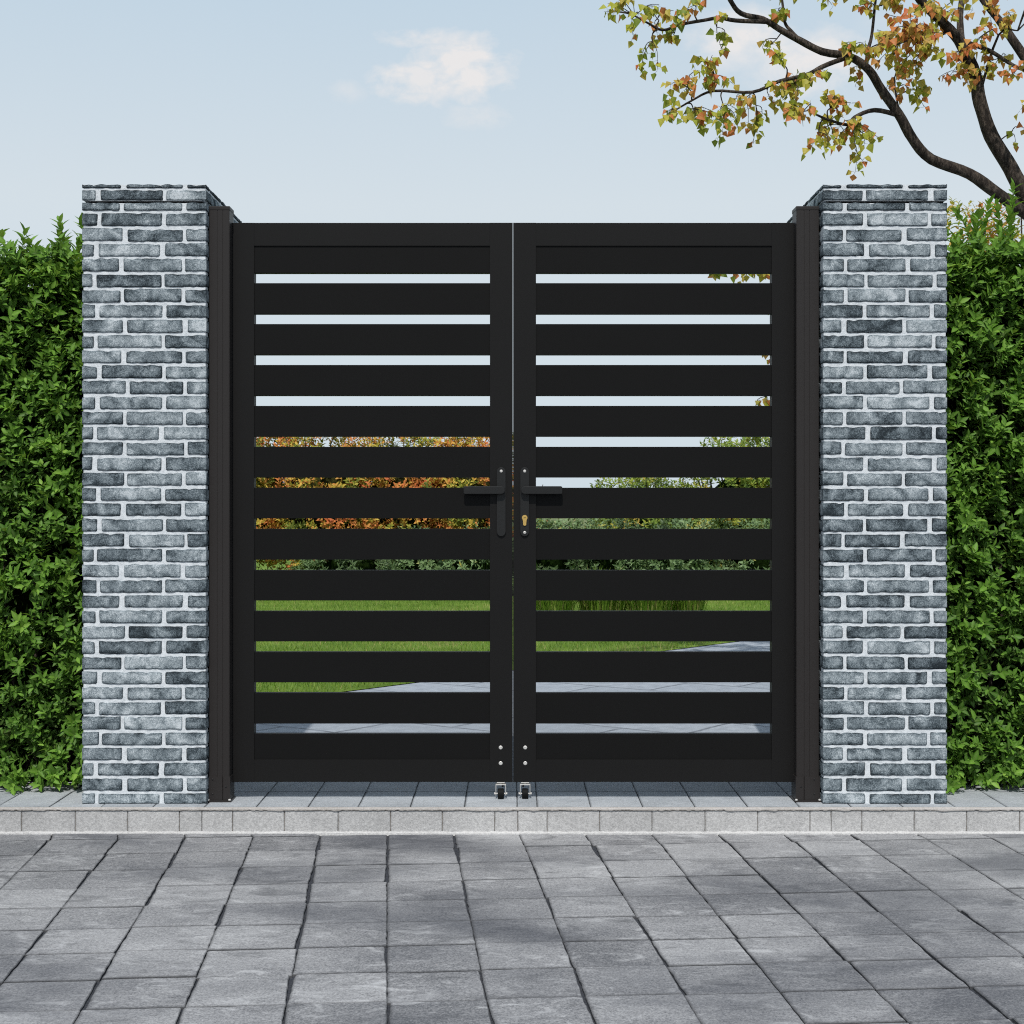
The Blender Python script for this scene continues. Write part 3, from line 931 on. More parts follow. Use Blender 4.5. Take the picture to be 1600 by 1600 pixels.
def leaf_mesh(name, P, dirs, nrm, length, tint, tmpl, mat, parent):
    """P, dirs, nrm: (n,3) arrays; length, tint: (n,)"""
    v, rib, f = tmpl
    n = len(P)
    d = unit(dirs)
    side = unit(np.cross(nrm, d)); up = np.cross(d, side)
    co = (P[:, None, :] + length[:, None, None] * (v[None, :, 0:1] * d[:, None, :] + v[None, :, 1:2] * side[:, None, :] + v[None, :, 2:3] * up[:, None, :]))
    k = len(v)
    me = bpy.data.meshes.new(name)
    me.vertices.add(n * k)
    me.vertices.foreach_set('co', co.reshape(-1).astype(np.float32))
    sizes = np.array([len(x) for x in f]); flat = np.array([i for x in f for i in x])
    loops = (flat[None, :] + (np.arange(n) * k)[:, None]).reshape(-1)
    tot = np.tile(sizes, n)
    start = np.concatenate([[0], np.cumsum(tot)[:-1]])
    me.loops.add(len(loops)); me.loops.foreach_set('vertex_index', loops.astype(np.int32))
    me.polygons.add(len(tot)); me.polygons.foreach_set('loop_start', start.astype(np.int32)); me.polygons.foreach_set('loop_total', tot.astype(np.int32))
    a = me.color_attributes.new('tint', 'FLOAT_COLOR', 'POINT')
    col = np.zeros((n, k, 4), dtype=np.float32)
    col[:, :, 0] = tint[:, None]; col[:, :, 1] = rib[None, :]; col[:, :, 3] = 1
    a.data.foreach_set('color', col.reshape(-1))
    me.update(calc_edges=True); me.validate()
    return link(name, me, mat, parent)

def sprigs(rng, base, axis, nleaf, stem, llen, spread=(0.75, 1.25)):
    """leaves set around short stems. returns P, dir, nrm, len (flattened)"""
    n = len(base)
    ax_ = unit(axis)
    ref = unit(np.cross(ax_, rng.normal(size=(n, 3))))
    ref2 = np.cross(ax_, ref)
    k = np.arange(nleaf)
    t = (k + 1) / nleaf
    ang = k[None, :] * 2.4 + rng.uniform(0, 6.28, (n, 1)) + rng.normal(0, 0.25, (n, nleaf))
    sp = spread[1] + (spread[0] - spread[1]) * t[None, :] + rng.normal(0, 0.15, (n, nleaf))
    radial = np.cos(ang)[..., None] * ref[:, None, :] + np.sin(ang)[..., None] * ref2[:, None, :]
    d = np.cos(sp)[..., None] * ax_[:, None, :] + np.sin(sp)[..., None] * radial
    P = base[:, None, :] + ax_[:, None, :] * (t[None, :, None] * stem[:, None, None])
    nr = np.sin(sp)[..., None] * ax_[:, None, :] - np.cos(sp)[..., None] * radial
    ln = llen[:, None] * (0.75 + 0.35 * np.sin(t * 2.6))[None, :] * rng.uniform(0.8, 1.2, (n, nleaf))
    return P.reshape(-1, 3), d.reshape(-1, 3), nr.reshape(-1, 3), ln.reshape(-1)

def tube_mesh(buf, pts, rads, sides=8, rough=0.0, seed=0, sub=4):
    """smooth tapered tube through pts"""
    pts = [Vector(p) for p in pts]
    P = []; Rr = []
    n = len(pts)
    for i in range(n - 1):
        p0 = pts[max(i - 1, 0)]; p1 = pts[i]; p2 = pts[i + 1]; p3 = pts[min(i + 2, n - 1)]
        for k in range(sub):
            t = k / sub
            P.append(0.5 * ((2 * p1) + (p2 - p0) * t + (2 * p0 - 5 * p1 + 4 * p2 - p3) * t * t + (3 * p1 - p0 - 3 * p2 + p3) * t ** 3))
            Rr.append(rads[i] + (rads[i + 1] - rads[i]) * t)
    P.append(pts[-1]); Rr.append(rads[-1])
    prev = None
    base = len(buf.v)
    for i, p in enumerate(P):
        d = (P[min(i + 1, len(P) - 1)] - P[max(i - 1, 0)])
        d = d.normalized() if d.length > 1e-9 else Vector((0, 0, 1))
        if prev is None:
            a = d.orthogonal().normalized()
        else:
            a = (prev - d * prev.dot(d)).normalized()
        prev = a
        b = d.cross(a)
        for k in range(sides):
            t = 2 * math.pi * k / sides
            r = Rr[i]
            if rough: r *= 1 + rough * mnoise.noise(Vector((math.cos(t) * 1.5 + seed, math.sin(t) * 1.5, i * 0.45)))
            buf.v.append(tuple(p + (a * math.cos(t) + b * math.sin(t)) * r))
    for i in range(len(P) - 1):
        for k in range(sides):
            q = base + i * sides
            buf.f.append((q + k, q + (k + 1) % sides, q + sides + (k + 1) % sides, q + sides + k))
    buf.f.append(tuple(base + k for k in range(sides))[::-1])
    buf.f.append(tuple(base + (len(P) - 1) * sides + k for k in range(sides)))
    return P

# ------------------------------------------------------------------ hedges
def make_hedge(side, label):
    s = -1 if side == 'l' else 1
    rng = np.random.default_rng(21 if side == 'l' else 22)
    x0 = 1.412; x1 = 2.75; yf = 0.235; yb = 0.86; zt = 1.84
    if side == 'r': zt = 1.84
    root = empty('hedge', (s * (x0 + x1) / 2, (yf + yb) / 2, 0), label, 'hedge')
    off = np.array(root.location)
    def surf_noise(a, b, c): return mnoise.noise(Vector((a * 3.1, b * 3.1, c)))
    P = []; A = []; T = []
    nf = int((x1 - x0) * zt * 1600)
    for _ in range(nf):
        x = rng.uniform(x0, x1); z = rng.uniform(0.02, zt)
        und = 0.05 * mnoise.noise(Vector((x * 5, z * 5, 3 + s))) + 0.035 * mnoise.noise(Vector((x * 12, z * 12, 9 + s)))
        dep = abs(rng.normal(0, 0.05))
        y = yf + 0.06 + und + dep - 0.02
        # shoots lean out and up
        P.append((s * x, y, z + rng.normal(0, 0.012))); A.append((rng.normal(0, 0.55), -0.75 + rng.normal(0, 0.3), 0.75 + rng.normal(0, 0.45)))
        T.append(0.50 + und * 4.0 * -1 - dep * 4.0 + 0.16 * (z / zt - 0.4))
    for _ in range(70):      # low shoots hanging over the paving
        x = rng.uniform(x0, x1)
        P.append((s * x, yf + 0.02 + rng.normal(0, 0.02), rng.uniform(0.012, 0.06))); A.append((rng.normal(0, 0.5), -0.8, rng.uniform(-0.05, 0.5))); T.append(0.55)
    nt_ = int((x1 - x0) * (yb - yf) * 1500)
    for _ in range(nt_):
        x = rng.uniform(x0, x1); y = rng.uniform(yf, yb)
        und = 0.05 * mnoise.noise(Vector((x * 6, y * 6, 5 + s)))
        P.append((s * x, y, zt - 0.05 + und - abs(rng.normal(0, 0.03)))); A.append((rng.normal(0, 0.5), rng.normal(-0.1, 0.4), 1.0)); T.append(0.62)
    # the outer end and the back, thinner
    for _ in range(900):
        z = rng.uniform(0.02, zt); x = rng.uniform(x0, x1)
        P.append((s * x, yb - 0.04, z)); A.append((rng.normal(0, 0.5), 0.8, 0.7)); T.append(0.4)
    for _ in range(900):
        z = rng.uniform(0.02, zt); y = rng.uniform(yf + 0.03, yb)
        P.append((s * (x1 - 0.03), y, z)); A.append((s * 0.8, rng.normal(0, 0.5), 0.7)); T.append(0.4)
    for _ in range(500):     # end facing the pillar
        z = rng.uniform(1.2, zt); y = rng.uniform(yf + 0.03, yb)
        P.append((s * (x0 + 0.03), y, z)); A.append((-s * 0.5, rng.normal(0, 0.5), 0.7)); T.append(0.45)
    P = np.array(P); A = np.array(A); T = np.array(T)
    nl = 9
    stem = rng.uniform(0.03, 0.075, len(P)); ll = rng.uniform(0.025, 0.041, len(P))
    lp, ld, ln_, le = sprigs(rng, P, A, nl, stem, ll)
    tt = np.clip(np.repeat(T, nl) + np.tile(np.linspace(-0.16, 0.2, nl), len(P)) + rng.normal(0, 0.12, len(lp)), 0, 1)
    # tall fresh shoots above the top
    SP = []; SA = []; SN = []
    shoots = [(1.44, 0.16), (1.455, 0.10), (1.49, 0.05), (1.54, 0.17), (1.545, 0.10), (1.60, 0.13), (1.61, 0.06), (1.68, 0.08), (1.71, 0.12), (1.66, 0.04), (1.8, 0.1), (1.9, 0.14), (2.05, 0.1), (2.2, 0.13), (2.4, 0.1), (2.6, 0.12)]
    if side == 'r': shoots += [(1.60, 0.17), (1.635, 0.24), (1.66, 0.30), (1.685, 0.24), (1.71, 0.32), (1.74, 0.27), (1.78, 0.30)]
    buf = MeshBuf()
    for x, h in shoots:
        h *= 0.72
        y = rng.uniform(yf + 0.05, yf + 0.3)
        lean = rng.normal(0, 0.3)
        q0 = Vector((s * x, y, zt - 0.06)); q1 = Vector((s * x + lean * h, y - 0.1 * h, zt + h - 0.02))
        tube_mesh(buf, [tuple(q0 - Vector(off)), tuple((q0 + q1) / 2 - Vector(off) + Vector((0.004, 0, 0))), tuple(q1 - Vector(off))], [0.0025, 0.0018, 0.001], 5, 0, 0, 2)
        m = max(2, int((h + 0.06) / 0.03))
        for i in range(m):
            t = (i + 0.5) / m
            SP.append(tuple(q0.lerp(q1, t))); SA.append(tuple((q1 - q0).normalized()))
    SP = np.array(SP); SA = np.array(SA)
    p2, d2, n2, e2 = sprigs(rng, SP, SA, 5, np.full(len(SP), 0.03), rng.uniform(0.034, 0.05, len(SP)), (0.55, 1.05))
    t2 = np.clip(rng.normal(0.72, 0.12, len(p2)), 0, 1)
    lp = np.vstack([lp, p2]); ld = np.vstack([ld, d2]); ln_ = np.vstack([ln_, n2]); le = np.concatenate([le, e2]); tt = np.concatenate([tt, t2])
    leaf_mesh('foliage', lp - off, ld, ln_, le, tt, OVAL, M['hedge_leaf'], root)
    # stems rising from the ground
    for i in range(26):
        x = x0 + 0.05 + (x1 - x0 - 0.1) * i / 25 + rng.normal(0, 0.02); y = yf + 0.13 + rng.uniform(0, 0.1)
        pts = [Vector((s * x, y, -0.004))]
        for k in range(1, 6):
            pts.append(Vector((s * x + rng.normal(0, 0.03), y + rng.normal(0, 0.02), zt * 0.9 * k / 5)))
        tube_mesh(buf, [tuple(p - Vector(off)) for p in pts], [0.008, 0.007, 0.006, 0.005, 0.004, 0.002], 6, 0, i, 3)
    buf.build('stems', M['bark'], root)
    # shaded inner growth
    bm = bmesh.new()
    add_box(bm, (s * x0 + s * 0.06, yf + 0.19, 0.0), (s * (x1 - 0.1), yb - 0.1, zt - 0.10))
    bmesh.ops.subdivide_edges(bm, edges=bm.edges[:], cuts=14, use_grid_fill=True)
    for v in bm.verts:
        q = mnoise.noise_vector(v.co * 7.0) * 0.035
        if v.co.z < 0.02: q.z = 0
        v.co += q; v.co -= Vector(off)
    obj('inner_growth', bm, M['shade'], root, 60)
    return root
make_hedge('l', 'dense clipped green hedge left of the gate beside the left pillar')
make_hedge('r', 'dense clipped green hedge right of the gate with autumn leaves behind its top')

# ------------------------------------------------------------------ autumn tree
def make_tree():
    rng = np.random.default_rng(8); rr = random.Random(8)
    D = 8.5
    base = W(1668, 1000, D); base.z = 0.0
    root = empty('autumn_tree', base, 'autumn tree with dark crooked limbs and yellow orange leaves behind the right pillar', 'tree')
    ob = Vector(base)
    def pp(x, y, d=0.0): return W(x, y, D + d)
    def part(name, pts, rads, sides=10, rough=0.16, seed=0, sub=4):
        b = MeshBuf()
        line = tube_mesh(b, [tuple(p - ob) for p in pts], rads, sides, rough, seed, sub)
        b.build(name, M['bark'], root)
        return [p + ob for p in line]
    px = D / F
    part('trunk', [Vector((base.x + 0.05, base.y, -0.02)), base + Vector((0.02, 0, 0.3)), pp(1672, 700), pp(1655, 520), pp(1635, 400), pp(1618, 345)],
         [0.125, 0.10, 0.088, 0.08, 0.074, 0.06], 14, 0.14, 1, 6)
    lines = []
    def limb(pts, w0, w1, ds=(0, 0), seed=0):
        n = len(pts)
        P = []; rad = []
        for i, (x, y) in enumerate(pts):
            t = i / (n - 1)
            d = ds[0] + (ds[1] - ds[0]) * t + 0.03 * mnoise.noise(Vector((i * 0.9, seed, 0)))
            P.append(pp(x, y, d)); rad.append((w0 + (w1 - w0) * t) * px / 2)
        l = part('branch', P, rad, 9 if w0 > 8 else 7, 0.12, seed * 3 + 2)
        lines.append(l); return l
    limb([(1625, 352), (1600, 332), (1557, 302), (1515, 272), (1455, 249), (1426, 217), (1404, 178), (1377, 140), (1358, 110), (1328, 89), (1285, 81), (1251, 64), (1217, 45), (1192, 30), (1158, 21), (1141, 0), (1120, -40), (1090, -75)], 20, 5, (0, -0.5), 1)
    limb([(1628, 352), (1600, 302), (1579, 263), (1549, 212), (1532, 161), (1523, 115), (1506, 76), (1485, 47), (1438, 0), (1410, -50), (1390, -110)], 28, 10, (0, -0.2), 2)
    limb([(1196, 34), (1149, 32), (1124, 28), (1098, 32), (1064, 38), (1035, 47), (1012, 36), (985, 22), (960, 18)], 7, 2, (-0.42, -0.6), 3)
    limb([(1321, 90), (1285, 104), (1260, 117), (1217, 127), (1175, 144), (1115, 142), (1081, 157), (1052, 174)], 8, 2.4, (-0.28, -0.6), 4)
    limb([(1403, 180), (1366, 172), (1336, 183), (1324, 195), (1294, 187), (1273, 178)], 8, 3, (-0.17, -0.5), 5)
    limb([(1353, 103), (1357, 75), (1362, 55), (1368, 0), (1375, -60)], 7, 3, (-0.24, 0.0), 6)
    limb([(1251, 64), (1236, 48), (1226, 34), (1222, 0), (1215, -40)], 6, 3, (-0.37, -0.2), 7)
    limb([(1507, 78), (1502, 59), (1500, 25), (1506, -20), (1515, -80)], 13, 7, (-0.05, 0.2), 8)
    limb([(1508, 66), (1545, 79), (1583, 102), (1620, 120), (1660, 150)], 8, 3, (-0.1, -0.4), 9)
    limb([(1640, 400), (1668, 250), (1640, 150), (1600, 89), (1566, 38), (1536, 0), (1510, -50)], 22, 8, (0.05, 0.3), 10)
    limb([(1640, 410), (1690, 260), (1740, 120), (1790, -20), (1820, -160)], 26, 8, (0.0, 0.5), 11)
    limb([(1530, 150), (1560, 55), (1590, 48)], 5, 2, (-0.08, -0.3), 12)
    limb([(1650, 470), (1560, 430), (1440, 400), (1330, 392), (1230, 404), (1165, 410), (1112, 422)], 12, 3, (0.05, 0.5), 13)
    limb([(1225, 404), (1232, 450), (1215, 500), (1222, 560), (1205, 620)], 5, 2, (0.42, 0.6), 14)
    limb([(1425, 217), (1412, 195), (1400, 150), (1398, 120)], 4, 2, (-0.1, 0.1), 15)
    limb([(1484, 47), (1455, 60), (1425, 62), (1400, 70)], 6, 2, (-0.1, -0.4), 16)
    allp = np.array([tuple(p) for l in lines for p in l])
    dep = allp[:, 1] - CAMY
    allpx = 800 + allp[:, 0] * F / dep; allpy = HZ - (allp[:, 2] - CAMH) * F / dep
    # leaf clusters: cx, cy, rx, ry, leaves
    cl = [(995, 15, 45, 22, 34), (1030, 30, 26, 26, 18), (1012, 92, 18, 24, 15), (1058, 70, 22, 28, 14), (1085, 15, 28, 14, 14), (1122, 65, 14, 30, 14), (1118, 108, 30, 28, 36),
          (1068, 130, 25, 20, 20), (1048, 182, 18, 20, 14), (1092, 188, 32, 20, 26), (1132, 195, 28, 22, 24), (1168, 172, 22, 20, 16), (1186, 192, 12, 22, 14), (1200, 155, 18, 18, 12),
          (1245, 148, 34, 28, 46), (1240, 182, 22, 18, 26), (1220, 92, 26, 18, 14), (1205, 80, 20, 14, 6), (1300, 165, 24, 24, 26), (1262, 122, 24, 18, 18), (1294, 210, 26, 26, 24), (1272, 235, 18, 12, 12),
          (1342, 210, 30, 26, 30), (1360, 228, 18, 14, 10), (1340, 245, 16, 14, 10), (1335, 68, 22, 20, 20), (1338, 112, 14, 16, 10), (1392, 75, 30, 34, 44), (1420, 40, 38, 34, 50), (1445, 100, 36, 28, 50),
          (1400, 120, 30, 20, 20), (1470, 18, 44, 18, 34), (1460, 142, 24, 16, 16), (1440, 60, 40, 26, 34), (1482, 125, 22, 22, 16), (1500, 88, 22, 26, 24), (1515, 110, 18, 18, 12), (1542, 50, 26, 20, 18), (1560, 92, 30, 20, 18), (1585, 25, 18, 16, 12),
          (1583, 115, 20, 20, 14), (1350, 8, 22, 12, 12), (1226, 24, 22, 16, 16), (1385, 15, 22, 16, 16), (1545, 12, 26, 12, 14), (1405, 140, 16, 10, 8), (1598, 160, 12, 14, 6), (1600, 205, 6, 10, 4),
          (1115, 428, 18, 9, 12), (1180, 430, 36, 12, 30), (1205, 490, 12, 16, 10), (1198, 560, 18, 14, 12), (1192, 628, 20, 14, 14), (1260, 420, 30, 20, 20), (1360, 410, 40, 26, 26), (1240, 520, 24, 30, 16)]
    for _ in range(46):   # the crown goes on above and to the right of the picture
        cl.append((rr.uniform(1080, 1900), rr.uniform(-330, -30), 45, 32, 34))
    for _ in range(16):
        cl.append((rr.uniform(1640, 1900), rr.uniform(-30, 260), 40, 32, 30))
    tw = MeshBuf()
    LP = []; LD = []; LN = []; LL = []; LT = []
    for ci, (cx, cy, rx, ry, n) in enumerate(cl):
        c0 = pp(cx, cy, 0)
        # nearest branch point, compared in the picture plane of the tree
        dd = (allpx - cx) ** 2 + (allpy - cy) ** 2
        k = int(np.argmin(dd)); a = Vector(allp[k])
        far = math.sqrt(dd[k]) * px
        c = pp(cx, cy, a.y - c0.y + rr.uniform(-0.16, 0.10))
        n = int(n * 1.65); rx *= 1.12; ry *= 1.1
        warm = rr.gauss(0.0, 0.11)
        if cx > 1370 and cy < 320: warm += 0.20
        ntw = max(2, n // 7)
        hub = a.lerp(c, 0.55) + Vector((0, 0, 0.02))
        if far > 0.05:
            tube_mesh(tw, [tuple(a - ob), tuple(a.lerp(hub, 0.5) + Vector((rr.uniform(-.015, .015), 0, 0.012)) - ob), tuple(hub - ob)], [0.0045, 0.0036, 0.0028], 5, 0, 0, 3)
        else: hub = a
        ends = []
        for j in range(ntw):
            t = rr.uniform(0, 6.28); rad = math.sqrt(rr.uniform(0.1, 1))
            e = c + Vector((math.cos(t) * rx * px * rad, rr.uniform(-0.16, 0.16), math.sin(t) * ry * px * rad))
            md = hub.lerp(e, 0.5) + Vector((rr.uniform(-.02, .02), rr.uniform(-.02, .02), 0.02))
            tube_mesh(tw, [tuple(hub - ob), tuple(md - ob), tuple(e - ob)], [0.0028, 0.002, 0.0011], 4, 0, 0, 3)
            ends.append((hub, md, e))
        for j in range(n):
            h_, m_, e_ = ends[j % ntw]
            t = rr.uniform(0.35, 1.05)
            p = h_.lerp(m_, t * 2) if t < 0.5 else m_.lerp(e_, t * 2 - 1)
            st = Vector((rr.gauss(0, 1), rr.gauss(0, 1), rr.gauss(-0.35, 0.7))).normalized()
            lp_ = p + st * rr.uniform(0.012, 0.03)
            tube_mesh(tw, [tuple(p - ob), tuple(lp_ - ob)], [0.0008, 0.0006], 3, 0, 0, 1)
            LP.append(tuple(lp_)); d = (st * 0.55 + Vector((rr.gauss(0, 0.45), rr.gauss(-0.1, 0.4), -0.75)))
            LD.append(tuple(d)); LN.append((rr.gauss(0, 0.6), -1 + rr.gauss(0, 0.45), 0.55 + rr.gauss(0, 0.5)))
            LL.append(rr.uniform(0.034, 0.054))
            tt = rr.betavariate(1.7, 1.9) * 0.76 + warm
            if rr.random() < 0.14: tt = rr.uniform(0.8, 1.0)
            LT.append(max(0, min(1, tt)))
    tw.build('twigs', M['bark'], root)
    leaf_mesh('crown', np.array(LP) - np.array(ob), np.array(LD), np.array(LN), np.array(LL), np.array(LT), POPLAR, M['tree_leaf'], root)
make_tree()

# ------------------------------------------------------------------ shrubs of the garden
def make_shrub(name, x, y, w, d, h, n, leaf, tm, mat, shade, label, cat, group, seed, warm=0.0, core=0.62, nl=7, z0=0.0, open_=0.0):
    rng = np.random.default_rng(seed); rr = random.Random(seed)
    root = empty(name, (x, y, 0), label, cat, group)
    # lobes give an uneven outline
    lobes = [(0, 0, h * 0.5, w * 0.5, d * 0.5, h * 0.48)]
    for _ in range(7):
        a = rr.uniform(0, 6.28); q = rr.uniform(0.35, 0.8)
        s = rr.uniform(0.24, 0.36)
        lobes.append((math.cos(a) * w * 0.5 * q, math.sin(a) * d * 0.5 * q, h * rr.uniform(0.3, 0.86), w * s, d * s, h * s * 0.62))
    P = []; A = []; T = []
    while len(P) < n:
        l = lobes[rr.randrange(len(lobes))] if rr.random() > 0.35 else lobes[0]
        v = Vector((rr.gauss(0, 1), rr.gauss(0, 1), rr.gauss(0, 1))).normalized()
        r = rr.uniform(0.55 - open_, 1.0) ** 0.6
        p = Vector((l[0] + v.x * l[3] * r, l[1] + v.y * l[4] * r, l[2] + v.z * l[5] * r))
        if p.z < 0.03: continue
        if mnoise.noise(Vector((p.x * 4.2 + seed, p.y * 4.2, p.z * 4.2))) < -0.22: continue
        P.append(tuple(p)); A.append((v.x * 0.8 + rr.gauss(0, .3), v.y * 0.8 - 0.15, v.z * 0.6 + 0.55))
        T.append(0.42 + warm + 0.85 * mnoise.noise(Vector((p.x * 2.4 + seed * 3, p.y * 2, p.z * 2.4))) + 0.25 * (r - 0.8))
    P = np.array(P); A = np.array(A); T = np.array(T)
    lp, ld, ln_, le = sprigs(rng, P, A, nl, rng.uniform(leaf, leaf * 2.2, len(P)), rng.uniform(leaf * 0.75, leaf * 1.2, len(P)))
    tt = np.clip(np.repeat(T, nl) + rng.normal(0, 0.15, len(lp)), 0, 1)
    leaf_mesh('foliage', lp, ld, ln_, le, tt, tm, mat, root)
    buf = MeshBuf()
    for i in range(9):
        a = rr.uniform(0, 6.28); q = rr.uniform(0.3, 0.95)
        e = Vector((math.cos(a) * w * 0.42 * q, math.sin(a) * d * 0.42 * q, h * rr.uniform(0.6, 0.95)))
        b0 = Vector((math.cos(a) * 0.06, math.sin(a) * 0.06, -0.01))
        tube_mesh(buf, [tuple(b0), tuple(b0.lerp(e, 0.4) + Vector((rr.gauss(0, .04), 0, .05))), tuple(b0.lerp(e, .75) + Vector((rr.gauss(0, .05), 0, .03))), tuple(e)], [0.016, 0.012, 0.008, 0.004], 6, 0, i, 3)
    buf.build('stems', M['bark'], root)
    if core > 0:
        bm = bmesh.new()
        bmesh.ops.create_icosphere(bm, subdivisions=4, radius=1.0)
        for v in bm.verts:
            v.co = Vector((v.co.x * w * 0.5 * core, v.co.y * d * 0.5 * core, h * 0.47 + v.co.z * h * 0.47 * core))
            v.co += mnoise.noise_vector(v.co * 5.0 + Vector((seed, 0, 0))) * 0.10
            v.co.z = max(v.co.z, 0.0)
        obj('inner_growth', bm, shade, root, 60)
    return root

gA = 'red and orange autumn shrubs behind the left gate leaf'
make_shrub('autumn_shrub', -3.05, 12.4, 1.5, 1.2, 2.01, 2500, 0.05, OVAL, M['red_leaf'], M['shade_warm'], 'olive and orange autumn shrub at the far left of the row behind the gate', 'shrub', gA, 41, -0.10)
make_shrub('autumn_shrub', -2.1, 12.2, 1.5, 1.2, 2.03, 2700, 0.05, OVAL, M['red_leaf'], M['shade_warm'], 'orange red autumn shrub second from the left behind the gate', 'shrub', gA, 42, 0.06)
make_shrub('autumn_shrub', -1.2, 12.4, 1.4, 1.2, 2.02, 2700, 0.05, OVAL, M['red_leaf'], M['shade_warm'], 'brightest orange autumn shrub behind the middle of the left gate leaf', 'shrub', gA, 43, 0.09)
make_shrub('autumn_shrub', -0.42, 12.2, 1.15, 1.1, 1.99, 2400, 0.05, OVAL, M['red_leaf'], M['shade_warm'], 'yellow and orange autumn shrub behind the lock of the left gate leaf', 'shrub', gA, 44, -0.04)
gY = 'yellow green shrubs behind the right gate leaf'
make_shrub('yellow_shrub', 1.55, 12.6, 1.15, 1.1, 1.4, 1400, 0.05, OVAL, M['yellow_leaf'], M['shade'], 'low yellow green shrub with sky beside it behind the right gate leaf', 'shrub', gY, 51, 0.05, 0.4)
make_shrub('yellow_shrub', 2.55, 12.4, 1.35, 1.2, 1.9, 2200, 0.05, OVAL, M['yellow_leaf'], M['shade'], 'tall yellow green shrub behind the outer end of the right gate leaf', 'shrub', gY, 52, 0.05, 0.45)
make_shrub('yellow_shrub', 3.6, 12.6, 1.4, 1.2, 1.95, 900, 0.05, OVAL, M['yellow_leaf'], M['shade'], 'green shrub beyond the right pillar, mostly hidden behind the gate post', 'shrub', gY, 53, -0.1, 0.5)
make_shrub('yellow_shrub', 0.2, 12.8, 0.42, 0.4, 1.3, 60, 0.05, OVAL, M['yellow_leaf'], M['shade'], 'thin sparse sapling seen just beside the brass-locked leaf handle', 'shrub', gY, 54, 0.15, 0.0)
gS = 'low sage green shrubs bordering the lawn'
sg = [(-1.75, 0.62, 61, 'low sage shrub below the leftmost orange leaves at the lawn edge'), (-1.0, 0.68, 62, 'low sage shrub at the foot of the brightest orange shrub'), (-0.3, 0.70, 63, 'low sage shrub at the foot of the yellow and orange shrub'),
      (0.45, 0.80, 64, 'sage shrub behind the gate just right of the brass lock'), (1.15, 0.80, 65, 'sage shrub behind the middle of the right gate leaf'), (1.85, 0.82, 66, 'sage shrub in front of the low yellow green shrub'), (2.6, 0.80, 67, 'sage shrub in front of the tall yellow green shrub')]
for x, h, sd, lb in sg:
    make_shrub('sage_shrub', x, 11.4 + 0.15 * ((sd * 7) % 3), 0.95, 0.8, h, 650, 0.055, SLIM if sd % 2 else OVAL, M['sage_leaf'], M['shade'], lb, 'shrub', gS, sd, 0.0, 0.6)
make_shrub('autumn_shrub', 2.98, 4.3, 1.25, 1.0, 2.86, 2600, 0.044, OVAL, M['tree_leaf'], M['shade'], 'loose rusty green shrub rising above the right hedge beside the pillar', 'shrub', None, 71, 0.05, 0.5, 6)

# tall grass tufts at the edge of the lawn
def make_tuft(x, y, r, h, n, seed, label):
    rr = random.Random(seed)
    buf = MeshBuf()
    for i in range(n):
        a = rr.uniform(0, 6.28); q = r * math.sqrt(rr.random()) * 0.55
        b = Vector((math.cos(a) * q, math.sin(a) * q, 0))
        hh = h * rr.uniform(0.6, 1.1); out = rr.uniform(0.1, 0.75) * r * 1.1
        d = Vector((math.cos(a + rr.gauss(0, .5)), math.sin(a + rr.gauss(0, .5)), 0))
        w = rr.uniform(0.0025, 0.005); sd = Vector((-d.y, d.x, 0)) * w
        pts = [b, b + d * out * 0.25 + Vector((0, 0, hh * 0.55)), b + d * out * 0.6 + Vector((0, 0, hh * 0.88)), b + d * out * 1.1 + Vector((0, 0, hh * rr.uniform(0.7, 1.05)))]
        t = max(0, min(1, rr.gauss(0.62, 0.22))); t = 1.0 if rr.random() < 0.06 else t
        s0 = len(buf.v)
        for k, p in enumerate(pts[:3]):
            f = (1, 0.9, 0.6)[k]
            buf.v += [tuple(p - sd * f), tuple(p + sd * f)]; buf.c += [(t, 0, 0, 1)] * 2
        buf.v.append(tuple(pts[3])); buf.c.append((t, 0, 0, 1))
        buf.f += [(s0, s0 + 1, s0 + 3, s0 + 2), (s0 + 2, s0 + 3, s0 + 5, s0 + 4), (s0 + 4, s0 + 5, s0 + 6)]
    o = buf.build('grass_tuft', M['blade'])
    o.location = (x, y, -0.002)
    tag(o, label, 'grass', 'tall grass tufts at the lawn edge')
for x, y, r, h, sd, lb in ((0.35, 8.1, 0.30, 0.36, 1, 'tall grass tuft nearest the brass lock, behind the right gate leaf'), (0.78, 8.3, 0.36, 0.42, 2, 'darkest tall grass tuft behind the middle of the right gate leaf'),
                           (1.18, 8.2, 0.32, 0.38, 3, 'tall grass tuft right of the darkest one behind the gate'), (1.52, 8.4, 0.26, 0.32, 4, 'shortest tall grass tuft, furthest right behind the gate')):
    make_tuft(x, y, r, h, 620, sd, lb)

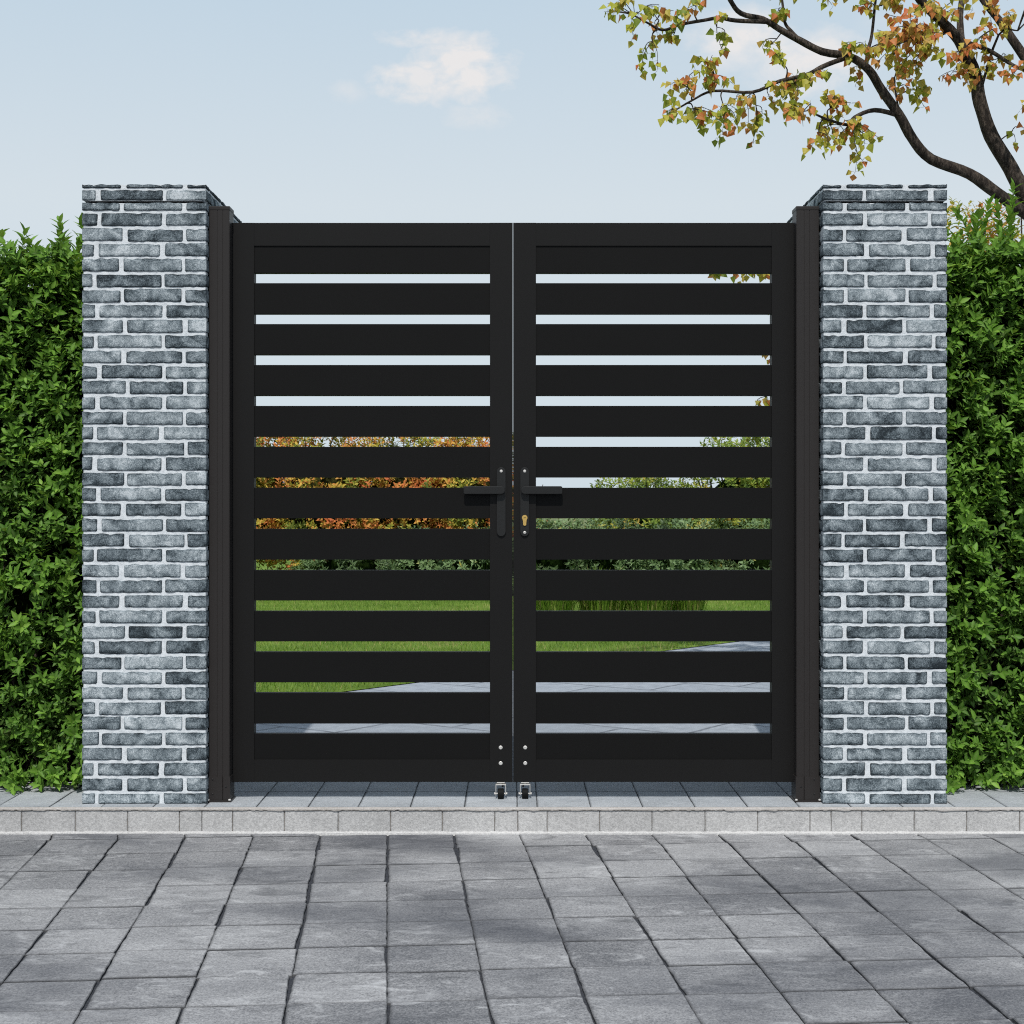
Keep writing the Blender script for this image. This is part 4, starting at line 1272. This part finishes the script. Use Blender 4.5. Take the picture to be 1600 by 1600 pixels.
# lawn blades
def lawn_blades():
    rng = np.random.default_rng(5)
    n = 110000
    y = 2.4 + (rng.random(n) ** 1.25) * 9.2
    x = rng.uniform(-1, 1, n) * (1.3 + 0.24 * (y + 5))
    side = (x - EA.x) * ed.y - (y - EA.y) * ed.x      # >0 : on the courtyard side
    k = side < -0.01 + 0.012 * rng.normal(size=n)
    x, y = x[k], y[k]; n = len(x)
    h = rng.uniform(0.018, 0.04, n); w = rng.uniform(0.0016, 0.0032, n)
    a = rng.uniform(0, 6.28, n); l = rng.uniform(0, 0.9, n) * h
    v = np.zeros((n, 3, 3))
    v[:, 0] = np.stack([x - w * np.cos(a), y - w * np.sin(a), np.full(n, -0.004)], 1)
    v[:, 1] = np.stack([x + w * np.cos(a), y + w * np.sin(a), np.full(n, -0.004)], 1)
    b = rng.uniform(0, 6.28, n)
    v[:, 2] = np.stack([x + l * np.cos(b), y + l * np.sin(b), h], 1)
    me = bpy.data.meshes.new('grass')
    me.vertices.add(n * 3); me.vertices.foreach_set('co', v.reshape(-1).astype(np.float32))
    me.loops.add(n * 3); me.loops.foreach_set('vertex_index', np.arange(n * 3, dtype=np.int32))
    me.polygons.add(n); me.polygons.foreach_set('loop_start', (np.arange(n) * 3).astype(np.int32)); me.polygons.foreach_set('loop_total', np.full(n, 3, np.int32))
    at = me.color_attributes.new('tint', 'FLOAT_COLOR', 'POINT')
    pt = np.array([mnoise.noise(Vector((a_ * 1.1, b_ * 1.6, 4.0))) + 0.6 * mnoise.noise(Vector((a_ * 3.5, b_ * 5.0, 1.0))) for a_, b_ in zip(x, y)])
    t = np.clip(rng.normal(0.62, 0.2, n) + 0.42 * pt, 0, 1)
    c = np.zeros((n, 3, 4), np.float32); c[:, :, 0] = t[:, None]; c[:, 2, 1] = 0.4; c[:, :, 3] = 1
    at.data.foreach_set('color', c.reshape(-1)); me.update(calc_edges=True)
    o = link('grass', me, M['blade'])
    tag(o, 'short mown grass blades of the lawn beyond the gate', 'grass', None, 'stuff')
lawn_blades()

# fallen leaves: none in the photograph

# ------------------------------------------------------------------ light
EL, AZ = R(54), R(4)            # sun in front of the gate, a little to the left
sdir = Vector((-math.sin(AZ) * math.cos(EL), -math.cos(AZ) * math.cos(EL), math.sin(EL)))
sun = bpy.data.lights.new('sun', 'SUN'); sun.energy = 3.3; sun.angle = R(0.6); sun.color = (1.0, 0.965, 0.91)
so = bpy.data.objects.new('sun', sun); COL.objects.link(so)
so.rotation_euler = sdir.to_track_quat('Z', 'Y').to_euler()
so.location = sdir * 30

w = bpy.data.worlds.new('World'); sc.world = w; w.use_nodes = True
nt = w.node_tree
bg = nt.nodes['Background']
STR = 0.1
bg.inputs['Strength'].default_value = STR
sky = nt.nodes.new('ShaderNodeTexSky'); sky.sky_type = 'NISHITA'
sky.sun_disc = False
sky.sun_elevation = EL
sky.sun_rotation = math.pi + AZ
sky.air_density = 1.0; sky.dust_density = 1.2; sky.ozone_density = 1.0
tc = nt.nodes.new('ShaderNodeTexCoord')
sep = nt.nodes.new('ShaderNodeSeparateXYZ'); L(nt, tc.outputs['Generated'], sep.inputs[0])
# thin high haze softens the blue
hz_ = ramp(nt, sep.outputs[2], [(0.0, (0.63, 0.725, 0.80)), (0.08, (0.66, 0.745, 0.805)), (0.19, (0.685, 0.76, 0.81)), (0.33, (0.55, 0.68, 0.79)), (0.6, (0.46, 0.56, 0.68)), (1.0, (0.40, 0.48, 0.58))])
hzs = mix(nt, 1.0, hz_, (1 / STR, 1 / STR, 1 / STR), 'MULTIPLY')
base = mix(nt, 0.93, sky.outputs[0], hzs)
# small fair-weather clouds at their directions in the sky
yy = math_(nt, 'MAXIMUM', sep.outputs[1], 0.05)
u = math_(nt, 'DIVIDE', sep.outputs[0], yy); v = math_(nt, 'DIVIDE', sep.outputs[2], yy)
def cloud(cu, cv, ru, rv, amp, sc_, seed, soft=(0.36, 0.66)):
    du = math_(nt, 'DIVIDE', math_(nt, 'SUBTRACT', u, cu), ru); dv = math_(nt, 'DIVIDE', math_(nt, 'SUBTRACT', v, cv), rv)
    d2 = math_(nt, 'ADD', math_(nt, 'MULTIPLY', du, du), math_(nt, 'MULTIPLY', dv, dv))
    m = math_(nt, 'SUBTRACT', 1.0, math_(nt, 'SQRT', d2), clamp=True)
    cb = nt.nodes.new('ShaderNodeCombineXYZ')
    L(nt, u, cb.inputs[0]); L(nt, math_(nt, 'MULTIPLY', v, 1.5), cb.inputs[1]); cb.inputs[2].default_value = seed
    nz = noise(nt, cb.outputs[0], sc_, 7, 0.58, 0.25)
    f = math_(nt, 'MULTIPLY', math_(nt, 'POWER', m, 0.6), nz)
    r_ = ramp(nt, f, [(soft[0], g(0)), (soft[1], g(1))])
    return math_(nt, 'MULTIPLY', math_(nt, 'MULTIPLY', r_, amp), math_(nt, 'GREATER_THAN', sep.outputs[1], 0.06))
cs = [cloud((722 - 800) / F, (HZ - 105) / F, 0.050, 0.036, 0.95, 54, 1.3, (0.21, 0.46)),
      cloud((650 - 800) / F, (HZ - 128) / F, 0.044, 0.022, 0.85, 60, 9.4, (0.22, 0.48)),
      cloud((660 - 800) / F, (HZ - 57) / F, 0.050, 0.011, 0.8, 52, 5.3, (0.24, 0.56)),
      cloud((715 - 800) / F, (HZ - 68) / F, 0.036, 0.013, 0.75, 52, 2.9, (0.24, 0.56)),
      cloud((750 - 800) / F, (HZ - 183) / F, 0.034, 0.015, 0.55, 52, 2.3, (0.24, 0.60)),
      cloud((545 - 800) / F, (HZ - 142) / F, 0.020, 0.012, 0.35, 52, 7.3, (0.24, 0.6)),
      cloud((1155 - 800) / F, (HZ - 60) / F, 0.052, 0.032, 0.95, 36, 3.1, (0.20, 0.48)),
      cloud((1262 - 800) / F, (HZ - 98) / F, 0.062, 0.034, 0.95, 36, 4.9, (0.20, 0.48)),
      cloud((1450 - 800) / F, (HZ - 60) / F, 0.08, 0.04, 0.3, 24, 6.1, (0.28, 0.7))]
acc = cs[0]
for c in cs[1:]: acc = math_(nt, 'MAXIMUM', acc, c)
cc = (0.83 / STR, 0.81 / STR, 0.805 / STR)
fin = mix(nt, acc, base, cc)
L(nt, fin, bg.inputs['Color'])

# ------------------------------------------------------------------ render settings
sc.render.engine = 'CYCLES'
sc.cycles.max_bounces = 5
sc.cycles.diffuse_bounces = 3
sc.cycles.glossy_bounces = 2
sc.cycles.transmission_bounces = 3
sc.cycles.use_adaptive_sampling = True
sc.cycles.adaptive_threshold = 0.02
sc.cycles.use_denoising = False
sc.cycles.sample_clamp_indirect = 4.0
sc.cycles.filter_width = 1.1
